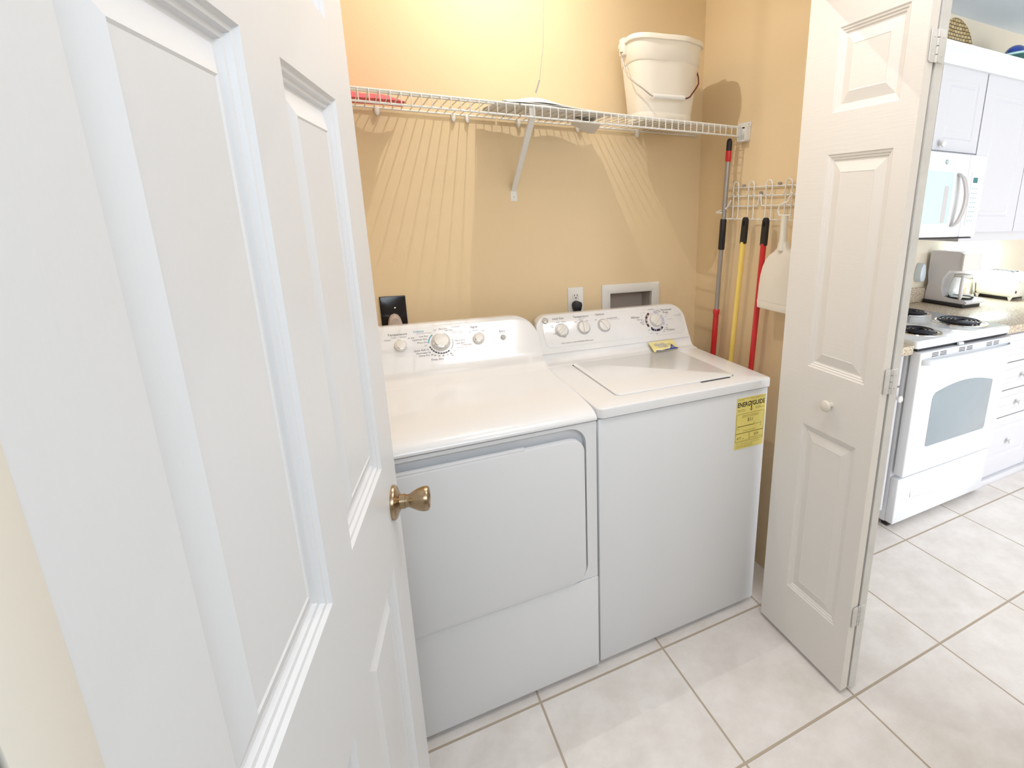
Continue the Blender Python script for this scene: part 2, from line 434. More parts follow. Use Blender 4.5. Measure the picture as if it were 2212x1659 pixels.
def panel_door(bm, fr, W, Ht, T, panels, step=STEP, k=1.0, both=True, z0=0.0, scale_in=1.0):
    """door slab u 0..W, v z0..z0+Ht; face at n=0, back at n=-T; panels = (u0,u1,v0,v1)"""
    us = sorted({0.0, W, *[p[0] for p in panels], *[p[1] for p in panels]})
    vs = sorted({z0, z0 + Ht, *[p[2] for p in panels], *[p[3] for p in panels]})
    for side in ((0, 1), (1, -1)) if both else ((0, 1),):
        base, dr = (0.0, 1) if side[0] == 0 else (-T, -1)
        for i in range(len(us) - 1):
            for j in range(len(vs) - 1):
                a0_, a1_, b0_, b1_ = us[i], us[i + 1], vs[j], vs[j + 1]
                ins = any(p[0] - 1e-6 <= a0_ and a1_ <= p[1] + 1e-6 and p[2] - 1e-6 <= b0_ and b1_ <= p[3] + 1e-6 for p in panels)
                if ins: continue
                bm.faces.new([bm.verts.new(fr.p(x, y, base)) for x, y in ((a0_, b0_), (a1_, b0_), (a1_, b1_), (a0_, b1_))])
        for (a0_, a1_, b0_, b1_) in panels:
            prev = None
            for (ins, d) in step:
                ins *= scale_in; d *= k
                ring = [bm.verts.new(fr.p(x, y, base + dr * d)) for x, y in ((a0_ + ins, b0_ + ins), (a1_ - ins, b0_ + ins), (a1_ - ins, b1_ - ins), (a0_ + ins, b1_ - ins))]
                if prev:
                    for q in range(4): bm.faces.new((prev[q], prev[(q + 1) % 4], ring[(q + 1) % 4], ring[q]))
                prev = ring
            bm.faces.new(prev)
    ring0 = [fr.p(x, y, 0) for x, y in ((0, z0), (W, z0), (W, z0 + Ht), (0, z0 + Ht))]
    ring1 = [fr.p(x, y, -T) for x, y in ((0, z0), (W, z0), (W, z0 + Ht), (0, z0 + Ht))]
    for q in range(4):
        bm.faces.new([bm.verts.new(p) for p in (ring0[q], ring0[(q + 1) % 4], ring1[(q + 1) % 4], ring1[q])])
    if not both: bm.faces.new([bm.verts.new(p) for p in ring1])


# foreground door: u runs from the latch edge to the hinge
fd = Fr(EDGE, -DV, (0, 0, 1)); 
if fd.n.dot(DN) < 0:
    fd = Fr(HNG, DV, (0, 0, 1)); U = lambda s: 0.785 + s
else:
    U = lambda s: -s
pan = []
for (s0, s1) in ((-0.352, -0.118), (-0.690, -0.453)):
    for (z0, z1) in ((0.26, 0.885), (1.085, 1.686), (1.792, 2.03)):
        a, c = sorted((U(s0), U(s1))); pan.append((a, c, z0, z1))
b = nb(); panel_door(b, fd, 0.785, 2.20, 0.035, pan, k=1.55, z0=0.012)
door1 = struct('door_1', b, DOORP, 'white six-panel door standing open in the left foreground', 'door', loc=(HNG.x, HNG.y, 0.0), weld=False, sharp=0.12)
KN = EDGE + DV * -0.060 + Vector((0, 0, 0.985))
b = nb()
lathe(b, KN, DN, [(0.033, 0), (0.0335, 0.003), (0.032, 0.0065), (0.028, 0.009), (0.020, 0.0115), (0.0165, 0.014)], 40, cap=(True, True))
rose = obj('door_rose', b, BRASS, door1, label='antique brass round rose plate')
b = nb()
lathe(b, KN, DN, [(0.0145, 0.010), (0.0142, 0.023), (0.0128, 0.0235), (0.0125, 0.0285), (0.0135, 0.031), (0.0175, 0.038), (0.0215, 0.046), (0.0238, 0.054), (0.0242, 0.060), (0.0232, 0.064), (0.0205, 0.0655), (0.019, 0.063), (0.012, 0.0615), (0.001, 0.0612)], 40)
knob = obj('door_knob', b, BRASS, door1, label='antique brass flared door knob')

# bifold door
d2 = thing('door_2', 'narrow white bifold door folded open beside the washer', 'door', (1.34, -0.05, 0)); d2['kind'] = 'structure'
BD = Vector((-0.01852, -0.99983, 0)); BO = Vector((1.3349, -0.0443, 0))
f1 = Fr(BO, BD, (0, 0, 1))
if f1.n.x > 0:   # face must look to -x
    raise RuntimeError('bifold frame')
pan = [(0.128, 0.340, 0.232, 0.857), (0.128, 0.343, 1.053, 1.692), (0.130, 0.345, 1.804, 2.022)]
pan = [(0.118, 0.333, 0.228, 0.857), (0.118, 0.333, 1.053, 1.692), (0.118, 0.333, 1.804, 2.022)]
b = nb(); panel_door(b, f1, 0.388, 2.12, 0.030, pan, k=0.95, z0=0.018)
leaf1 = obj('door_panel', b, LEAFP, d2, weld=False, sharp=0.12)
f2 = Fr(BO + Vector((0.036, 0, 0)) + BD * 0.004, BD, (0, 0, 1))
b = nb(); panel_door(b, f2, 0.388, 2.12, 0.030, pan, k=0.95, z0=0.018)
leaf2 = obj('door_panel', b, LEAFE, d2, weld=False, sharp=0.12)
# paint-covered hinges on the folded edge
ye = BO.y - 0.390
for z in (1.915, 1.077, 0.300):
    b = nb(); xx = BO.x - 0.0072
    fe = Fr((xx, ye - 0.0012, z), (1, 0, 0), (0, 0, 1))
    prism(b, fe, rrect(0.008, 0.030, -0.036, 0.036, 0.004, 3), -0.001, 0.0012, bev=0.0006)
    prism(b, fe, rrect(0.036, 0.058, -0.036, 0.036, 0.004, 3), 0.001, 0.0054, bev=0.0006)
    for k in range(4):
        z0 = -0.037 + k * 0.0185
        tube(b, [fe.p(0.033, z0 + 0.001, 0.0015), fe.p(0.033, z0 + 0.0175, 0.0015)], 0.0034, 8)
    for (uu, vv) in ((0.020, 0.02), (0.020, -0.02), (0.047, 0.02), (0.047, -0.02)):
        lathe(b, fe.p(uu, vv, 0.0005 if uu < 0.03 else 0.005), fe.n, [(0.003, 0), (0.003, 0.0012), (0.002, 0.0016)], 10)
    obj('hinge', b, LEAFE, d2, label='paint-covered hinge')
b = nb(); KB = BO + BD * 0.228 + Vector((0, 0, 0.957))
lathe(b, KB, f1.n, [(0.008, 0), (0.0075, 0.014), (0.010, 0.018), (0.0175, 0.022), (0.0185, 0.026), (0.016, 0.031), (0.008, 0.034), (0.001, 0.0345)], 28)
obj('door_knob', b, mat('ivory_knob', (0.80, 0.74, 0.65), 0.3), leaf1, label='round ivory knob')

# ------------------------------------------------------------------ dryer
DX0, DX1 = -0.012, 0.677
FY = 0.032
dry = thing('dryer', 'white front-loading dryer with chrome-ringed knobs, left of the washer', 'dryer', (0.33, 0.36, 0))
fF = XZ(FY)
b = nb()
# cabinet front sheet with a stepped surround for the door, cabinet sides and back
box(b, DX0, DX1, FY + 0.03, 0.70, 0.02, 0.910, 0.006); box(b, DX0, DX1, FY + 0.0005, FY + 0.04, 0.02, 0.371, 0.004)
for xa, xb in ((DX0, 0.0), (0.66, DX1)): box(b, xa, xb, FY + 0.004, FY + 0.04, 0.36, 0.910, 0.002)
prism(b, fF, rrect(DX0 + 0.0005, DX1 - 0.0005, 0.020, 0.372, 0.005, 3), -0.004, 0.004, bev=0.003)
obj('cabinet', b, ENAM2, dry)
b = nb()   # recess ring: grey-blue channel round the door
outer = rrect(0.02, 0.641, 0.373, 0.906, (0.055, 0.05, 0.004, 0.055), 10); inner = rrect(0.022, 0.640, 0.373, 0.904, (0.054, 0.05, 0.004, 0.055), 10)
A = [b.verts.new(fF.p(p[0], p[1], 0.0012)) for p in outer]; B = [b.verts.new(fF.p(p[0], p[1], -0.024)) for p in inner]
for i in range(len(A)): b.faces.new((A[i], A[(i + 1) % len(A)], B[(i + 1) % len(A)], B[i]))
b.faces.new(B[::-1])
# frame strip around the channel, flush with the front
o2 = rrect(DX0 + 0.002, DX1 - 0.002, 0.374, 0.9168, 0.004, 10)
C_ = [b.verts.new(fF.p(p[0], p[1], 0.0012)) for p in o2]
for i in range(len(A)): b.faces.new((C_[i], C_[(i + 1) % len(A)], A[(i + 1) % len(A)], A[i]))
o3 = [b.verts.new(fF.p(p[0], p[1], -0.004)) for p in o2]
for i in range(len(A)): b.faces.new((o3[i], o3[(i + 1) % len(A)], C_[(i + 1) % len(A)], C_[i]))
obj('front_surround', b, ENAM2, dry)
b = nb(); box(b, DX0 + 0.003, DX1 - 0.003, FY + 0.006, FY + 0.05, 0.908, 0.9225); obj('gap_shade_strip', b, GAP, dry)  # dark solid strip, paints the shade in the seam under the top cover
# door with stepped grip notch at the top right
b = nb()
dp = rrect(0.030, 0.634, 0.3745, 0.872, (0.045, 0.01, 0.003, 0.050), 10)
# insert notch along the top edge between x=.46 and x=.575
top = []
for p in dp: top.append(p)
prism(b, fF, top, -0.010, 0.009, bev=0.004)
box(b, 0.05, 0.452, FY - 0.0085, FY + 0.006, 0.869, 0.8785, 0.003)
obj('door', b, ENAM2, dry, label='large square dryer door with rounded right corners')
b = nb(); box(b, 0.462, 0.590, FY - 0.007, FY + 0.008, 0.8665, 0.8715, 0.002)
obj('door_grip', b, ENAM2, dry)
# top: smooth cover, rounded front edge, rising into the console
prof = []
for k in range(9):
    a = math.radians(-8 + 98 * k / 8)
    prof.append((FY - 0.003 + 0.075 - 0.075 * math.cos(a) ** 0.9 if math.cos(a) > 0 else FY + 0.072, 0.9185 + 0.034 * max(0, math.sin(a))))
prof = [(FY - 0.004, 0.9195), (FY - 0.006, 0.9212), (FY - 0.0065, 0.9245), (FY - 0.0045, 0.930), (FY + 0.001, 0.937), (FY + 0.010, 0.9435), (FY + 0.024, 0.9485), (FY + 0.045, 0.952), (FY + 0.075, 0.9545)]
prof += [(0.16, 0.958), (0.25, 0.960), (0.35, 0.961), (0.42, 0.962)]
con = [(0.455, 0.9635), (0.485, 0.968), (0.508, 0.977), (0.525, 0.990), (0.538, 1.004)]
n_s = 14
for k in range(1, n_s + 1):
    t = k / n_s; con.append((0.538 + (0.624 - 0.538) * t, 1.004 + (1.132 - 1.004) * t))
DTOP = (0.624, 1.132); DSL = Vector((0, 0.624 - 0.538, 1.132 - 1.004)).normalized()
nx = 60


def colx(x0, x1, r, n):
    xs = []
    for k in range(n + 1): xs.append(x0 + r * (1 - math.cos(PI / 2 * k / n)))
    m_ = 20
    for k in range(1, m_): xs.append(x0 + r + (x1 - x0 - 2 * r) * k / m_)
    for k in range(n + 1): xs.append(x1 - r * (1 - math.sin(PI / 2 * (k) / n)) if False else x1 - r + r * math.sin(PI / 2 * k / n))
    return xs


def along(path, d):
    """point at arc length d from the start of path, with clamped end"""
    acc = 0
    for (a, c) in zip(path, path[1:]):
        L = math.hypot(c[0] - a[0], c[1] - a[1])
        if acc + L >= d: t = (d - acc) / L; return (a[0] + (c[0] - a[0]) * t, a[1] + (c[1] - a[1]) * t)
        acc += L
    return path[-1]


def console(bm, x0, x1, path, r, crown, backy, backz, rows=26):
    total = sum(math.hypot(c[0] - a[0], c[1] - a[1]) for a, c in zip(path, path[1:]))
    xs = colx(x0, x1, r, 12); grid = []
    for x in xs:
        d = min(x - x0, x1 - x)
        h = total if d >= r else total - r + math.sqrt(max(0, r * r - (r - d) ** 2))
        mid = (x0 + x1) / 2; cz = crown * (1 - ((x - mid) / ((x1 - x0) / 2)) ** 2)
        col = []
        for k in range(rows + 1):
            y, z = along(path, h * k / rows)
            col.append(Vector((x, y, z + cz * (k / rows))))
        y, z = col[-1].y, col[-1].z
        col.append(Vector((x, y + 0.004, z + 0.0035))); col.append(Vector((x, y + 0.011, z + 0.0045)))
        zb = max(backz, z - 0.02)
        col.append(Vector((x, min(y + 0.05, backy), z + 0.001))); col.append(Vector((x, backy, backz)))
        grid.append([bm.verts.new(p) for p in col])
    for A, B in zip(grid, grid[1:]):
        for i in range(len(A) - 1): bm.faces.new((A[i], B[i], B[i + 1], A[i + 1]))
    for g in (grid[0], grid[-1]):
        try: bm.faces.new(g)
        except ValueError: pass
    return xs

b = nb()
er = 0.007
xs = [DX0 - 0.001, DX0 + 0.001, DX0 + 0.004, DX0 + er] + [DX0 + er + (DX1 - DX0 - 2 * er) * k / 20 for k in range(1, 20)] + [DX1 - er, DX1 - 0.004, DX1 - 0.001, DX1 + 0.001]
pp = prof + con[:1]
rows_ = []
for x in xs:
    d = min(x - xs[0], xs[-1] - x); dz = 0 if d > er else er * (1 - math.sqrt(max(0, 1 - (1 - d / er) ** 2))) * 0.9
    row = []
    for (y, z) in pp:
        lim = max(0, min(1, (z - 0.925) / 0.02))
        row.append(b.verts.new((x, y + (dz * 0.6 if y < FY + 0.03 else 0), z - dz * lim)))
    rows_.append(row)
for A, B in zip(rows_, rows_[1:]):
    for i in range(len(A) - 1): b.faces.new((A[i], B[i], B[i + 1], A[i + 1]))
for x in (xs[0], xs[-1]):
    row = rows_[0] if x == xs[0] else rows_[-1]
    lo = [b.verts.new((x, v_.co.y, 0.915)) for v_ in row]
    for i in range(len(row) - 1): b.faces.new((row[i], row[i + 1], lo[i + 1], lo[i]))
obj('top_cover', b, ENAM, dry, sharp=1.0)
b = nb(); console(b, DX0 - 0.001, DX1 + 0.001, con, 0.085, 0.0, 0.685, 0.955)
dcon = obj('control_console', b, ENAM, dry, sharp=1.0)
# console frame: u=x, v along slope from deck
fD = Fr((0, 0.538, 1.004), (1, 0, 0), DSL)
def dw(v): return fD


def dknob(u, v, r, h):
    b = nb()
    lathe(b, fD.p(u, v, 0), fD.n, [(r * 1.06, 0.0005), (r * 1.04, h * 0.38), (r * 0.97, h * 0.46)], 40, mi=0)
    lathe(b, fD.p(u, v, 0), fD.n, [(r * 0.99, h * 0.44), (r * 0.96, h * 0.7), (r * 0.86, h * 0.97), (r * 0.80, h)], 40, mi=1)
    lathe(b, fD.p(u, v, 0), fD.n, [(r * 0.80, h * 0.98), (r * 0.78, h * 1.02), (r * 0.6, h * 1.05), (0.001, h * 1.06)], 40, mi=0)
    return obj('knob', b, [WHITEP, CHROME], dry, label='round white knob with chrome ring')


b = nb()
dknob(0.196, 0.085, 0.0195, 0.020); dknob(0.326, 0.085, 0.030, 0.024); dknob(0.456, 0.083, 0.0195, 0.020)
lathe(b, fD.p(0.545, 0.078, 0), fD.n, [(0.0095, 0), (0.0095, 0.004), (0.0085, 0.0055), (0.005, 0.005), (0.001, 0.0045)], 24)
obj('start_button', b, GREYP, dry, label='small round grey start button')
DTXT = [
    ('Temperature', 0.190, 0.128, 0.0115, 0), ('Cottons', 0.157, 0.110, 0.0062, 0), ('Casuals', 0.176, 0.1175, 0.0056, 0), ('Delicates', 0.207, 0.1175, 0.0056, 0), ('Air Fluff', 0.231, 0.110, 0.0062, 0),
    ('Cottons', 0.258, 0.132, 0.0105, 2), ('Extended Tumble', 0.276, 0.124, 0.0065, 1), ('Less Dry', 0.272, 0.112, 0.008, 0), ('Optimum Dry', 0.258, 0.101, 0.0085, 0), ('More Dry', 0.266, 0.0895, 0.0085, 0),
    ('Off', 0.274, 0.077, 0.007, 1), ('Quick Fluff 10', 0.258, 0.061, 0.0085, 0), ('Dewrinkle 20', 0.264, 0.0505, 0.0085, 0), ('Damp Dry 30', 0.271, 0.041, 0.0085, 0), ('40', 0.300, 0.037, 0.007, 0), ('50', 0.313, 0.034, 0.007, 0), ('60', 0.327, 0.033, 0.007, 0),
    ('70', 0.341, 0.035, 0.007, 0), ('80', 0.354, 0.038, 0.007, 0), ('Min.', 0.357, 0.0315, 0.006, 0), ('Time Dry', 0.305, 0.022, 0.0105, 0), ('Off', 0.365, 0.047, 0.007, 1),
    ('Off', 0.312, 0.131, 0.007, 1), ('More Dry', 0.340, 0.1335, 0.0072, 0), ('Less Dry', 0.358, 0.1272, 0.0072, 0), ('Less Damp', 0.370, 0.1212, 0.0055, 1), ('Extended Tumble', 0.386, 0.1155, 0.0055, 1), ('Casuals', 0.384, 0.1385, 0.0100, 1),
    ('Off', 0.378, 0.094, 0.007, 1), ('More Dry', 0.391, 0.084, 0.0085, 0), ('Less Dry', 0.390, 0.0735, 0.0085, 0), ('Delicates', 0.412, 0.0655, 0.0095, 1), ('Extended Tumble', 0.396, 0.0565, 0.0058, 1),
    ('Signal', 0.447, 0.130, 0.0115, 0), ('Off', 0.430, 0.111, 0.006, 0), ('Medium', 0.450, 0.1165, 0.006, 0), ('Loud', 0.475, 0.113, 0.006, 0), ('Start', 0.545, 0.103, 0.0115, 0), ('Push to Start', 0.545, 0.0955, 0.0055, 1)]
def marks(fr, txt, lo, hi, off, mats, parent, extra=None):
    b = nb()
    for (s, u, v, sz, mi) in txt:
        if lo <= u < hi: text(b, fr, s, u, v, sz, off, mi)
    if extra: extra(b)
    obj('printed_markings', b, mats, parent, weld=False)
def dring(b):
    cc, cv = 0.326, 0.083
    for i in range(7): arcband(b, fD, cc, cv, 0.0385, 0.0425, 128 + i * 7.2, 128 + i * 7.2 + 5.4, 2, 0.0012, 3)
    for i in range(9): arcband(b, fD, cc, cv, 0.0385, 0.0425, 196 + i * 12.5, 196 + i * 12.5 + 9.5, 3, 0.0012, 4)
    for i in range(7): arcband(b, fD, cc, cv, 0.0390, 0.0420, 318 + i * 8, 318 + i * 8 + 5.5, 2, 0.0012, 1)
for lo, hi, ex in ((0, 0.243, None), (0.243, 0.425, dring), (0.425, 0.50, None), (0.50, 0.7, None)):
    marks(fD, DTXT, lo, hi, 0.0012, [INK, INKL, TEAL, TEAL, INKB], dry, ex)


# ------------------------------------------------------------------ washer
WX0, WX1 = 0.684, 1.360
was = thing('washing_machine', 'white top-loading washing machine with yellow energy label', 'washing machine', (1.02, 0.36, 0))
b = nb(); box(b, WX0, WX1, FY + 0.003, 0.68, 0.018, 0.917, 0.006)
obj('cabinet', b, ENAM2, was)
LX0, LX1, LY0, LY1 = 0.785, 1.262, 0.108, 0.505
# deck with opening for the lid
b = nb()
DKX0, DKX1 = 0.682, 1.368
zt = 0.952
ox = rrect(DKX0, DKX1, FY - 0.004, 0.515, (0.01, 0.01, 0.022, 0.016), 6)
inn = rrect(LX0 - 0.004, LX1 + 0.004, LY0 - 0.004, LY1 + 0.004, 0.024, 6)
fT = Fr((0, 0, 0), (1, 0, 0), (0, 1, 0))
def ring(pts, z): return [b.verts.new((p[0], p[1], z)) for p in pts]
def shrink(pts, k_):
    cx = sum(p[0] for p in pts) / len(pts); cy = sum(p[1] for p in pts) / len(pts); w_ = max(abs(p[0] - cx) for p in pts); h_ = max(abs(p[1] - cy) for p in pts)
    return [(cx + (p[0] - cx) * (1 - k_ / w_), cy + (p[1] - cy) * (1 - k_ / h_)) for p in pts]
rs = [ring(ox, 0.9205), ring(ox, zt - 0.005), ring(shrink(ox, 0.0012), zt - 0.0015), ring(shrink(ox, 0.005), zt), ring(inn, zt - 0.0005), ring(inn, zt - 0.014)]
K = len(ox)
for A, B in zip(rs, rs[1:]):
    for i in range(K): b.faces.new((A[i], A[(i + 1) % K], B[(i + 1) % K], B[i]))
b.faces.new(rs[-1])
# raised rear ledge curving up to the console
path = [(0.495, 0.952), (0.520, 0.9535), (0.538, 0.960), (0.548, 0.970), (0.553, 0.983), (0.556, 0.992)]
gl = []
for k in range(25):
    x = DKX0 + (DKX1 - DKX0) * k / 24
    gl.append([b.verts.new((x, y, z)) for y, z in path] + [b.verts.new((x, 0.60, 0.992)), b.verts.new((x, 0.60, 0.92))])
for A, B in zip(gl, gl[1:]):
    for i in range(len(A) - 1): b.faces.new((A[i], B[i], B[i + 1], A[i + 1]))
for g in (gl[0], gl[-1]): b.faces.new(g + [b.verts.new((g[0].co.x, 0.495, 0.92))])
obj('top_deck', b, ENAM, was, sharp=0.9)
b = nb(); prism(b, fT, rrect(LX0, LX1, LY0, LY1, 0.022, 6), zt - 0.010, zt + 0.0035, bev=0.003)
obj('lid', b, ENAM, was, sharp=0.9)
b = nb(); prism(b, fT, rrect(1.105, 1.235, LY0 - 0.012, LY0 - 0.0035, 0.004, 4), zt - 0.0003, zt + 0.0004)
obj('lid_finger_slot', b, GAP, was, label='narrow dark finger slot in front of the lid')
WT = (0.631, 1.122); WSL = Vector((0, 0.631 - 0.553, 1.122 - 0.990)).normalized()
cpath = [(0.553, 0.990)] + [(0.553 + 0.078 * k / 10, 0.990 + 0.132 * k / 10) for k in range(1, 11)]
b = nb(); console(b, WX0 - 0.003, WX1 + 0.004, cpath, 0.060, 0.0, 0.685, 0.985)
wcon = obj('control_console', b, ENAM, was, sharp=1.0)
fW = Fr((0, 0.553, 0.990), (1, 0, 0), WSL)
b = nb(); prism(b, fW, rrect(0.706, 1.348, 0.022, 0.146, (0.045, 0.04, 0.025, 0.025), 8), -0.002, 0.0016, bev=0.0014)
obj('control_panel', b, ENAM, was, sharp=0.9)
NW = 0.0016


def wknob(u, v, r, h, ang, big=False):
    b = nb(); c = fW.p(u, v, NW)
    lathe(b, c, fW.n, [(r, 0.001), (r * 0.99, h * 0.45), (r * 0.93, h * 0.62), (r * 0.6, h * 0.75), (0.001, h * 0.78)], 36)
    a = math.radians(ang); du = (math.cos(a), math.sin(a)); dv_ = (-math.sin(a), math.cos(a))
    secs = [(-0.98, 0.50), (-0.5, 0.44), (0.2, 0.34), (0.85, 0.22), (1.12, 0.10)]
    rr = []
    for (l, wd) in secs:
        q = []
        for (sd, hh) in ((-1, 0.42), (-0.45, 1.0), (0.45, 1.0), (1, 0.42)):
            q.append(b.verts.new(fW.p(u + du[0] * l * r + dv_[0] * wd * sd * r, v + du[1] * l * r + dv_[1] * wd * sd * r, NW + h * (hh if l < 1.1 else hh * 0.8))))
        rr.append(q)
    for A, B in zip(rr, rr[1:]):
        for i in range(3): b.faces.new((A[i], A[i + 1], B[i + 1], B[i]))
        b.faces.new((A[3], A[0], B[0], B[3]))
    b.faces.new(rr[0]); b.faces.new(rr[-1][::-1])
    return obj('knob', b, WHITEP, was, sharp=0.5, label='round white knob with raised pointer')


wknob(0.782, 0.090, 0.0235, 0.017, 38); wknob(0.876, 0.092, 0.0235, 0.017, 92); wknob(0.967, 0.092, 0.0235, 0.017, 128); wknob(1.212, 0.090, 0.0275, 0.020, 42)
def wring(b):
    cu_, cv_ = 1.209, 0.088
    for (a0, a1) in ((119, 133), (136, 141), (145, 160), (163, 166), (169, 172), (175, 184), (187, 190), (194, 212)): arcband(b, fW, cu_, cv_, 0.0375, 0.0470, a0, a1, 4, NW + 0.0006, 3)
    arcband(b, fW, cu_, cv_, 0.0455, 0.0470, 119, 212, 24, NW + 0.0007, 3)
    for (a0, a1) in ((233, 252), (255, 263), (266, 290), (293, 296), (299, 302), (305, 316)): arcband(b, fW, cu_, cv_, 0.0375, 0.0470, a0, a1, 5, NW + 0.0006, 4)
    arcband(b, fW, cu_, cv_, 0.0455, 0.0470, 233, 316, 24, NW + 0.0007, 4)
    for (a0, a1) in ((60, 84), (52, 56), (22, 34), (-6, 18), (-30, -10)): arcband(b, fW, cu_, cv_, 0.0375, 0.0470, a0, a1, 5, NW + 0.0006, 5)
    arcband(b, fW, cu_, cv_, 0.0350, 0.0362, 0, 360, 48, NW + 0.0005, 1)
    flat(b, fW, [(1.181, 0.062), (1.190, 0.061), (1.182, 0.053)], NW + 0.0008, 2)

WTXT = [
    ('Load Size', 0.776, 0.140, 0.0125, 0), ('Temperature', 0.874, 0.1395, 0.0125, 0), ('Wash/Rinse', 0.876, 0.1305, 0.005, 1), ('Options', 0.958, 0.1415, 0.0125, 0),
    ('Small', 0.772, 0.1245, 0.006, 0), ('Medium', 0.797, 0.124, 0.006, 0), ('Extra', 0.746, 0.112, 0.0055, 0), ('Large', 0.746, 0.1065, 0.0055, 0), ('Large', 0.750, 0.078, 0.006, 0), ('Small', 0.788, 0.061, 0.006, 0),
    ('Cold', 0.846, 0.119, 0.006, 0), ('Warm', 0.871, 0.1245, 0.006, 0), ('Hot', 0.897, 0.119, 0.006, 0), ('Off', 0.936, 0.119, 0.006, 0), ('EXTENDED RINSE', 1.010, 0.120, 0.006, 0), ('Extra rinse, fabric softener', 1.022, 0.1145, 0.0045, 1),
    ('Whites', 1.118, 0.112, 0.0135, 0), ('Permanent', 1.279, 0.135, 0.0125, 0), ('Press', 1.272, 0.123, 0.0125, 0), ('Heavy', 1.276, 0.1145, 0.006, 1), ('Colors', 1.277, 0.042, 0.0135, 0),
    ('Off', 1.193, 0.1415, 0.006, 0), ('Medium', 1.209, 0.142, 0.006, 0), ('Regular', 1.236, 0.135, 0.006, 0), ('Light', 1.243, 0.129, 0.006, 0), ('Pre Wash', 1.160, 0.129, 0.006, 1), ('Soak', 1.152, 0.119, 0.006, 1),
    ('Heavy Soil', 1.138, 0.101, 0.0065, 0), ('Heavy', 1.149, 0.094, 0.006, 0), ('Regular', 1.145, 0.0865, 0.0065, 0), ('Light', 1.149, 0.079, 0.006, 0), ('Off', 1.168, 0.0505, 0.006, 0), ('Spin', 1.268, 0.104, 0.0055, 1), ('Cold Rinse', 1.284, 0.090, 0.0055, 1),
    ('Off', 1.262, 0.065, 0.006, 0), ('Heavy', 1.259, 0.054, 0.006, 0), ('Regular', 1.253, 0.046, 0.0065, 0), ('Light', 1.241, 0.038, 0.006, 0), ('Pre Wash', 1.180, 0.035, 0.006, 1), ('Soak', 1.204, 0.031, 0.006, 0),
    ('To start, pull knob', 1.330, 0.107, 0.005, 1), ('push to stop', 1.331, 0.1015, 0.005, 1), ]

WM = [INK, INKL, INKB, BROWNI, NAVY, LAV, mat('pink_ink', (0.72, 0.50, 0.44), 0.5)]
def r1(u, v): return lambda b: arcband(b, fW, u, v, 0.0255, 0.0285, 0, 360, 40, NW + 0.0005, 1)
def r3(b):
    r1(0.967, 0.092)(b); arcband(b, fW, 0.967, 0.092, 0.0262, 0.0285, -10, 75, 12, NW + 0.0007, 6)
for lo, hi, ex in ((0.6, 0.825, r1(0.782, 0.090)), (0.825, 0.915, r1(0.876, 0.092)), (0.915, 1.09, r3), (1.09, 1.4, wring)):
    marks(fW, WTXT, lo, hi, NW + 0.0007, WM, was, ex)
marks(fW, [('Fabric softener use with EXTENDED RINSE option', 0.838, 0.036, 0.0065, 0)], 0, 2, NW + 0.0007, WM, was)
b = nb(); c = (0.722, 0.135)
lathe(b, fW.p(*c, NW), fW.n, [(0.0125, 0), (0.0125, 0.002), (0.011, 0.0028), (0.0105, 0.0022)], 32)
arc = [fW.p(c[0] + 0.004 * math.cos(t) * (1 - t / 12), c[1] + 0.0045 * math.sin(t), NW + 0.003) for t in [0.3 * k for k in range(20)]]
tube(b, arc, 0.0009, 6)
arc = [fW.p(c[0] + 0.0015 + 0.0045 * math.cos(t + 2), c[1] - 0.003 + 0.003 * math.sin(t + 2), NW + 0.003) for t in [0.3 * k for k in range(14)]]
tube(b, arc, 0.0008, 6)
arcband(b, fW, c[0], c[1], 0.0085, 0.0100, 0, 360, 30, NW + 0.0029)
obj('badge', b, CHROME, was, label='round chrome monogram badge')
# energy label
fE = XZ(FY + 0.0025)
b = nb()
ev = lambda k: 0.7 + 0.197 * k
e0, e1, q0, q1 = 1.2175, 1.350, 0.696, 0.893
prism(b, fE, rrect(e0, e1, q0, q1, 0.002, 2), 0, 0.0008)
EO = 0.0011
text(b, fE, 'ENERG', e0 + 0.033, 0.8665, 0.0245, EO, 1, bold=0.0006, sx=0.78); text(b, fE, 'Y', e0 + 0.0675, 0.8665, 0.0250, EO, 1, bold=0.0006, sx=0.9); text(b, fE, 'GUIDE', e0 + 0.1005, 0.8665, 0.0245, EO, 1, bold=0.0006, sx=0.78)
flat(b, fE, [(e0 + 0.0655, 0.867), (e0 + 0.0655, 0.846), (e0 + 0.0695, 0.846), (e0 + 0.0695, 0.867)], EO, 1)
flat(b, fE, [(e0 + 0.0590, 0.848), (e0 + 0.0675, 0.839), (e0 + 0.0760, 0.848), (e0 + 0.0675, 0.8435)], EO, 1)
def line(u0, v0, u1, v1, wd=0.0005, mi=2):
    if abs(u1 - u0) > abs(v1 - v0): flat(b, fE, [(u0, v0 - wd), (u1, v1 - wd), (u1, v1 + wd), (u0, v0 + wd)], EO, mi)
    else: flat(b, fE, [(u0 - wd, v0), (u1 - wd, v1), (u1 + wd, v1), (u0 + wd, v0)], EO, mi)
line(e0 + 0.002, 0.8885, e1 - 0.002, 0.8885, 0.0004)
